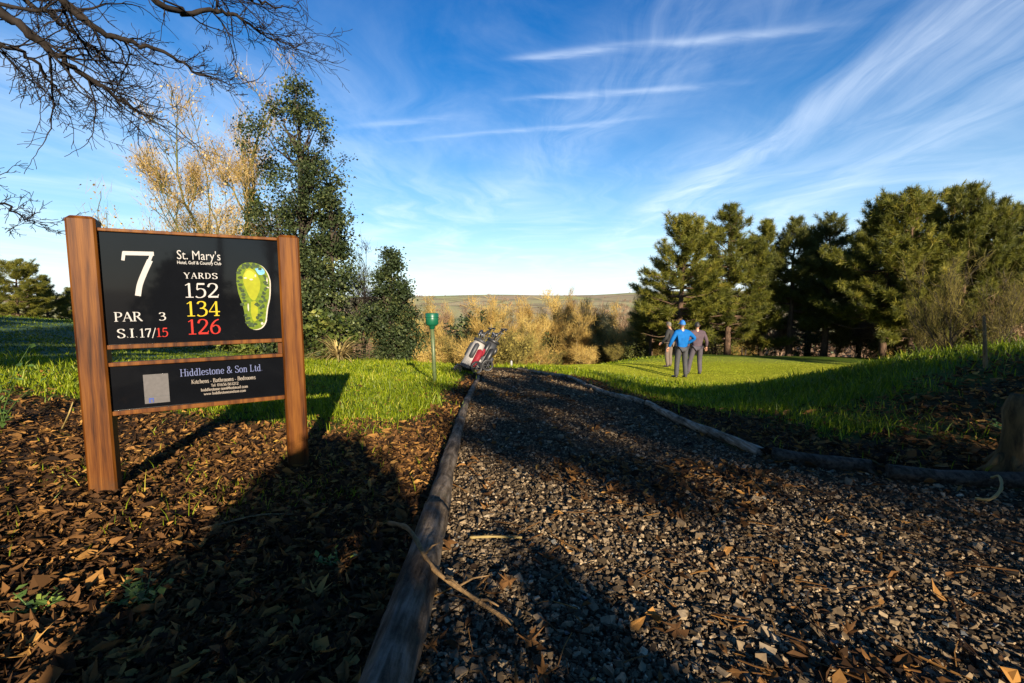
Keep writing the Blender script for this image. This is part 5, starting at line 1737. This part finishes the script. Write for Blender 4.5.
# ------------------------------------------------------------------ golf trolleys, bags and clubs
def wheel(mb_t, mb_r, c, r, w, axis_x=True):
    th = np.arange(28) * 2 * math.pi / 28
    ring = [np.array([0, math.cos(t), math.sin(t)]) for t in th]

    def hoop(mb, rr, tr, n=8, sides=28):
        V = []
        for t in th:
            o = np.array([0, math.cos(t), math.sin(t)])
            for k in range(n):
                a = 2 * math.pi * k / n
                V.append(np.array(c) + o * (rr + tr * math.cos(a)) + np.array([1, 0, 0]) * w * .5 * math.sin(a))
        F = [(i * n + k, ((i + 1) % sides) * n + k, ((i + 1) % sides) * n + (k + 1) % n, i * n + (k + 1) % n) for i in range(sides) for k in range(n)]
        mb.add(np.array(V), np.array(F))
    hoop(mb_t, r - .022, .022)
    hoop(mb_r, r - .050, .008, 6)
    for k in range(6):
        a = k * math.pi / 3
        o = np.array([0, math.cos(a), math.sin(a)])
        mb_r.tube([np.array(c) + o * .025, np.array(c) + o * (r - .05)], [.012, .008], 5)
    mb_r.tube([np.array(c) - (.025, 0, 0), np.array(c) + (.025, 0, 0)], .028, 12)


def trolley(loc, rz, label, handle=1.0):
    """three wheels, a folding frame and a handle; the trolley points along +y, handle towards -y"""
    root = empty('golf_trolley', loc, rz)
    tag(root, label, 'golf trolley', 'golf trolleys at the end of the path')
    for nm, c, r in (('wheel', (-.32, -.02, .17), .17), ('wheel', (.32, -.02, .17), .17), ('wheel', (0, .38, .12), .12)):
        t, rr = MB(), MB()
        wheel(t, rr, (0, 0, 0), r, .05)
        w = empty(nm, c); w.parent = root
        t.build('tyre', MAT['black'], w, True); rr.build('rim', MAT['bag_grey'], w, True)
    f = MB()
    f.tube([(-.30, -.02, .17), (-.10, .04, .29), (.10, .04, .29), (.30, -.02, .17)], .016, 8)
    f.tube([(0, .38, .12), (0, .36, .22), (0, .20, .26), (0, -.12, .62), (0, -.28, .86)], .019, 8)
    f.tube([(-.11, -.06, .60), (0, -.11, .60), (.11, -.06, .60)], .014, 6)
    f.tube([(-.11, .34, .24), (0, .36, .22), (.11, .34, .24)], .014, 6)
    f.build('frame', MAT['black'], root, True)
    h = MB()
    h.tube([(0, -.28, .86), (0, -.42, 1.02), (0, -.62, 1.14)], [.018, .016, .016], 8)
    h.tube([(-.13, -.60, 1.10), (-.10, -.66, 1.15), (.10, -.66, 1.15), (.13, -.60, 1.10)], .020, 8)
    h.box((0, -.58, 1.15), (.10, .12, .04))
    h.build('handle', MAT['black'], root, True)
    return root


def bag_frame():
    a, b = Vector((0, .31, .24)), Vector((0, -.19, 1.07))
    z = (b - a).normalized()
    x = Vector((1, 0, 0)); y = z.cross(x)
    return Matrix(((x.x, y.x, z.x, a.x), (x.y, y.y, z.y, a.y), (x.z, y.z, z.z, a.z), (0, 0, 0, 1)))


def golf_bag(loc, rz, label, m1, m2, m3):
    root = empty('golf_bag', loc, rz)
    tag(root, label, 'golf bag', 'golf bags on the trolleys')
    M_ = bag_frame() @ Matrix.Translation((0, -.21, -.03)) @ Matrix.Diagonal((1.42, 1.36, .98, 1))
    b = MB(); b.lathe([(.10, 0), (.135, .01), (.15, .06), (.148, .3), (.135, .55), (.125, .80)], 24, M=M_, sq=(1, .92)); b.build('body', MAT[m1], root, True)
    b = MB(); b.lathe([(.152, .0), (.160, .02), (.158, .09), (.150, .10)], 24, M=M_, sq=(1, .93)); b.build('base', MAT['black'], root, True)
    b = MB(); b.lathe([(.126, .79), (.142, .80), (.144, .87), (.130, .875), (.11, .84)], 24, M=M_, sq=(1, .93)); b.build('collar', MAT[m3], root, True)

    def pocket(cx, cy, z0, z1, w, d, mat, nm):
        p = MB()
        p.tube([(cx, cy, z0), (cx, cy, z0 + .03), (cx * 1.05, cy * 1.05, (z0 + z1) / 2), (cx, cy, z1 - .03), (cx * .9, cy * .9, z1)], [.4 * w, w, w * 1.08, w, .4 * w], 14, squash=d / w, up=(0, 1, 0))
        p.v[0] = np.array([tuple(M_ @ Vector(q)) for q in p.v[0]])
        return p.build(nm, MAT[mat], root, True)
    pocket(.13, -.03, .12, .62, .085, .06, m2, 'side_pocket')
    pocket(-.13, -.03, .12, .62, .085, .06, m2, 'side_pocket')
    pocket(.11, .075, .30, .74, .045, .045, m3, 'upper_pocket')
    pocket(-.11, .075, .30, .74, .045, .045, m3, 'upper_pocket')
    pocket(0, -.135, .10, .42, .10, .065, m1, 'front_pocket')
    pocket(0, -.125, .47, .72, .085, .05, m2, 'front_pocket')
    s = MB(); s.tube([tuple(M_ @ Vector(q)) for q in ((.10, -.09, .74), (.22, -.14, .60), (.24, -.14, .40), (.14, -.08, .22))], .018, 6); s.build('strap', MAT[m3], root, True)
    return M_


def clubs(loc, rz, M_, n, seed, where):
    rg = np.random.RandomState(seed)
    W = Matrix.Translation(loc) @ Matrix.Rotation(rz, 4, 'Z') @ M_
    for i in range(n):
        a = 2 * math.pi * i / n
        x, y = .07 * math.cos(a), .06 * math.sin(a)
        top = 1.02 + .13 * (y < 0) + rg.uniform(-.04, .06)
        root = empty('golf_club', W @ Vector((x * .6, y * .6, .20)))
        o = root.location.copy()
        head = ('covered wood', 'iron', 'covered hybrid')[0 if i < 2 else 1 if i < n - 1 else 2]
        tag(root, f'{head} golf club sticking out of the {where} bag', 'golf club', f'clubs in the {where} golf bag')
        P = [W @ Vector((x * .6, y * .6, .20)) - o, W @ Vector((x * 1.3, y * 1.3, top)) - o]
        b = MB(); b.tube(P, .007, 6); b.build('shaft', MAT['metal'], root, True)
        h = MB()
        q = P[1]
        d = unit(np.array(P[1]) - np.array(P[0]))
        sd = unit(np.array([math.cos(a + .6), math.sin(a + .6), .1]))
        if i < 2 or i == n - 1:
            s = 1.0 if i < 2 else .75
            Q = [np.array(q) - d * .06, np.array(q) - d * .01, np.array(q) + d * .04 + sd * .03, np.array(q) + d * .06 + sd * .08]
            h.tube(Q, np.array([.022, .042, .052, .026]) * s, 10)
        else:
            Q = [np.array(q), np.array(q) + d * .018 + sd * .03, np.array(q) + d * .022 + sd * .075]
            h.tube(Q, [.012, .022, .026], 8, squash=.45)
        h.build('club_head', MAT['black' if (i < 2 or i == n - 1) else 'metal'], root, True)


def kit(u, Y, rz, where, mats, label_t, label_b, seed):
    p = px(u, 372, Y)
    loc = Vector((p.x, Y, gz(p.x, Y) + .004))
    trolley(loc, rz, label_t)
    M_ = golf_bag(loc, rz, label_b, *mats)
    clubs(loc, rz, M_, 8, seed, where)


kit(471, 11.9, R(118), 'white and red', ('bag_white', 'bag_red', 'bag_grey'), 'black three-wheeled golf trolley carrying the white and red bag', 'white golf bag with dark red side pockets leaning on its trolley', 1)
kit(484, 12.9, R(108), 'black', ('bag_grey', 'black', 'black'), 'black golf trolley with its handle raised to the right, behind the white bag', 'black golf bag behind the white and red one', 2)


# ------------------------------------------------------------------ far woodland and hedges on the hills
def far_woods():
    rg = np.random.RandomState(9)
    C, S = [], []
    for _ in range(2600):
        y = math.exp(rg.uniform(math.log(90), math.log(1500)))
        x = y * rg.uniform(-1.3, 1.3)
        d = wav(np.array([x]), np.array([y * .6]), .018, 61)[0]
        if y > 260 and d < .18 and rg.rand() > .05: continue
        C.append((x, y)); S.append(rg.uniform(3.5, 7) * (1 if y < 400 else .8))
    C = np.array(C); S = np.array(S)
    z = G(C[:, 0], C[:, 1])
    mb = MB()
    n = 26
    for k in range(len(C)):
        pass
    cen = np.stack([C[:, 0], C[:, 1], z + S * .5], 1)
    per = 34
    m = len(cen) * per
    off = rg.normal(0, .33, (m, 3)) * np.repeat(S, per)[:, None] * np.array([1, 1, .8])
    t = np.array([(-.5, -.02, .06), (0, -.6, 0), (.5, .02, .06), (0, .7, 0)])
    V = place(np.repeat(t[None], m, 0), np.repeat(cen, per, 0) + off, rot_mats(rg.uniform(0, 6.28, m), rg.normal(.6, .6, m), rg.normal(0, .6, m)), np.repeat(S, per) * rg.uniform(.18, .36, m))
    tint = np.clip(np.repeat(rg.normal(.5, .2, len(cen)), per) + rg.normal(0, .1, m), 0, 1)
    mb.add(V, rep_faces([(0, 1, 2, 3)], m, 4), np.repeat(tint, 4))
    tag(mb.build('distant_woodland', MAT['russet']), 'brown winter woodland covering the valley and the distant hillside', None, None, 'stuff')


far_woods()
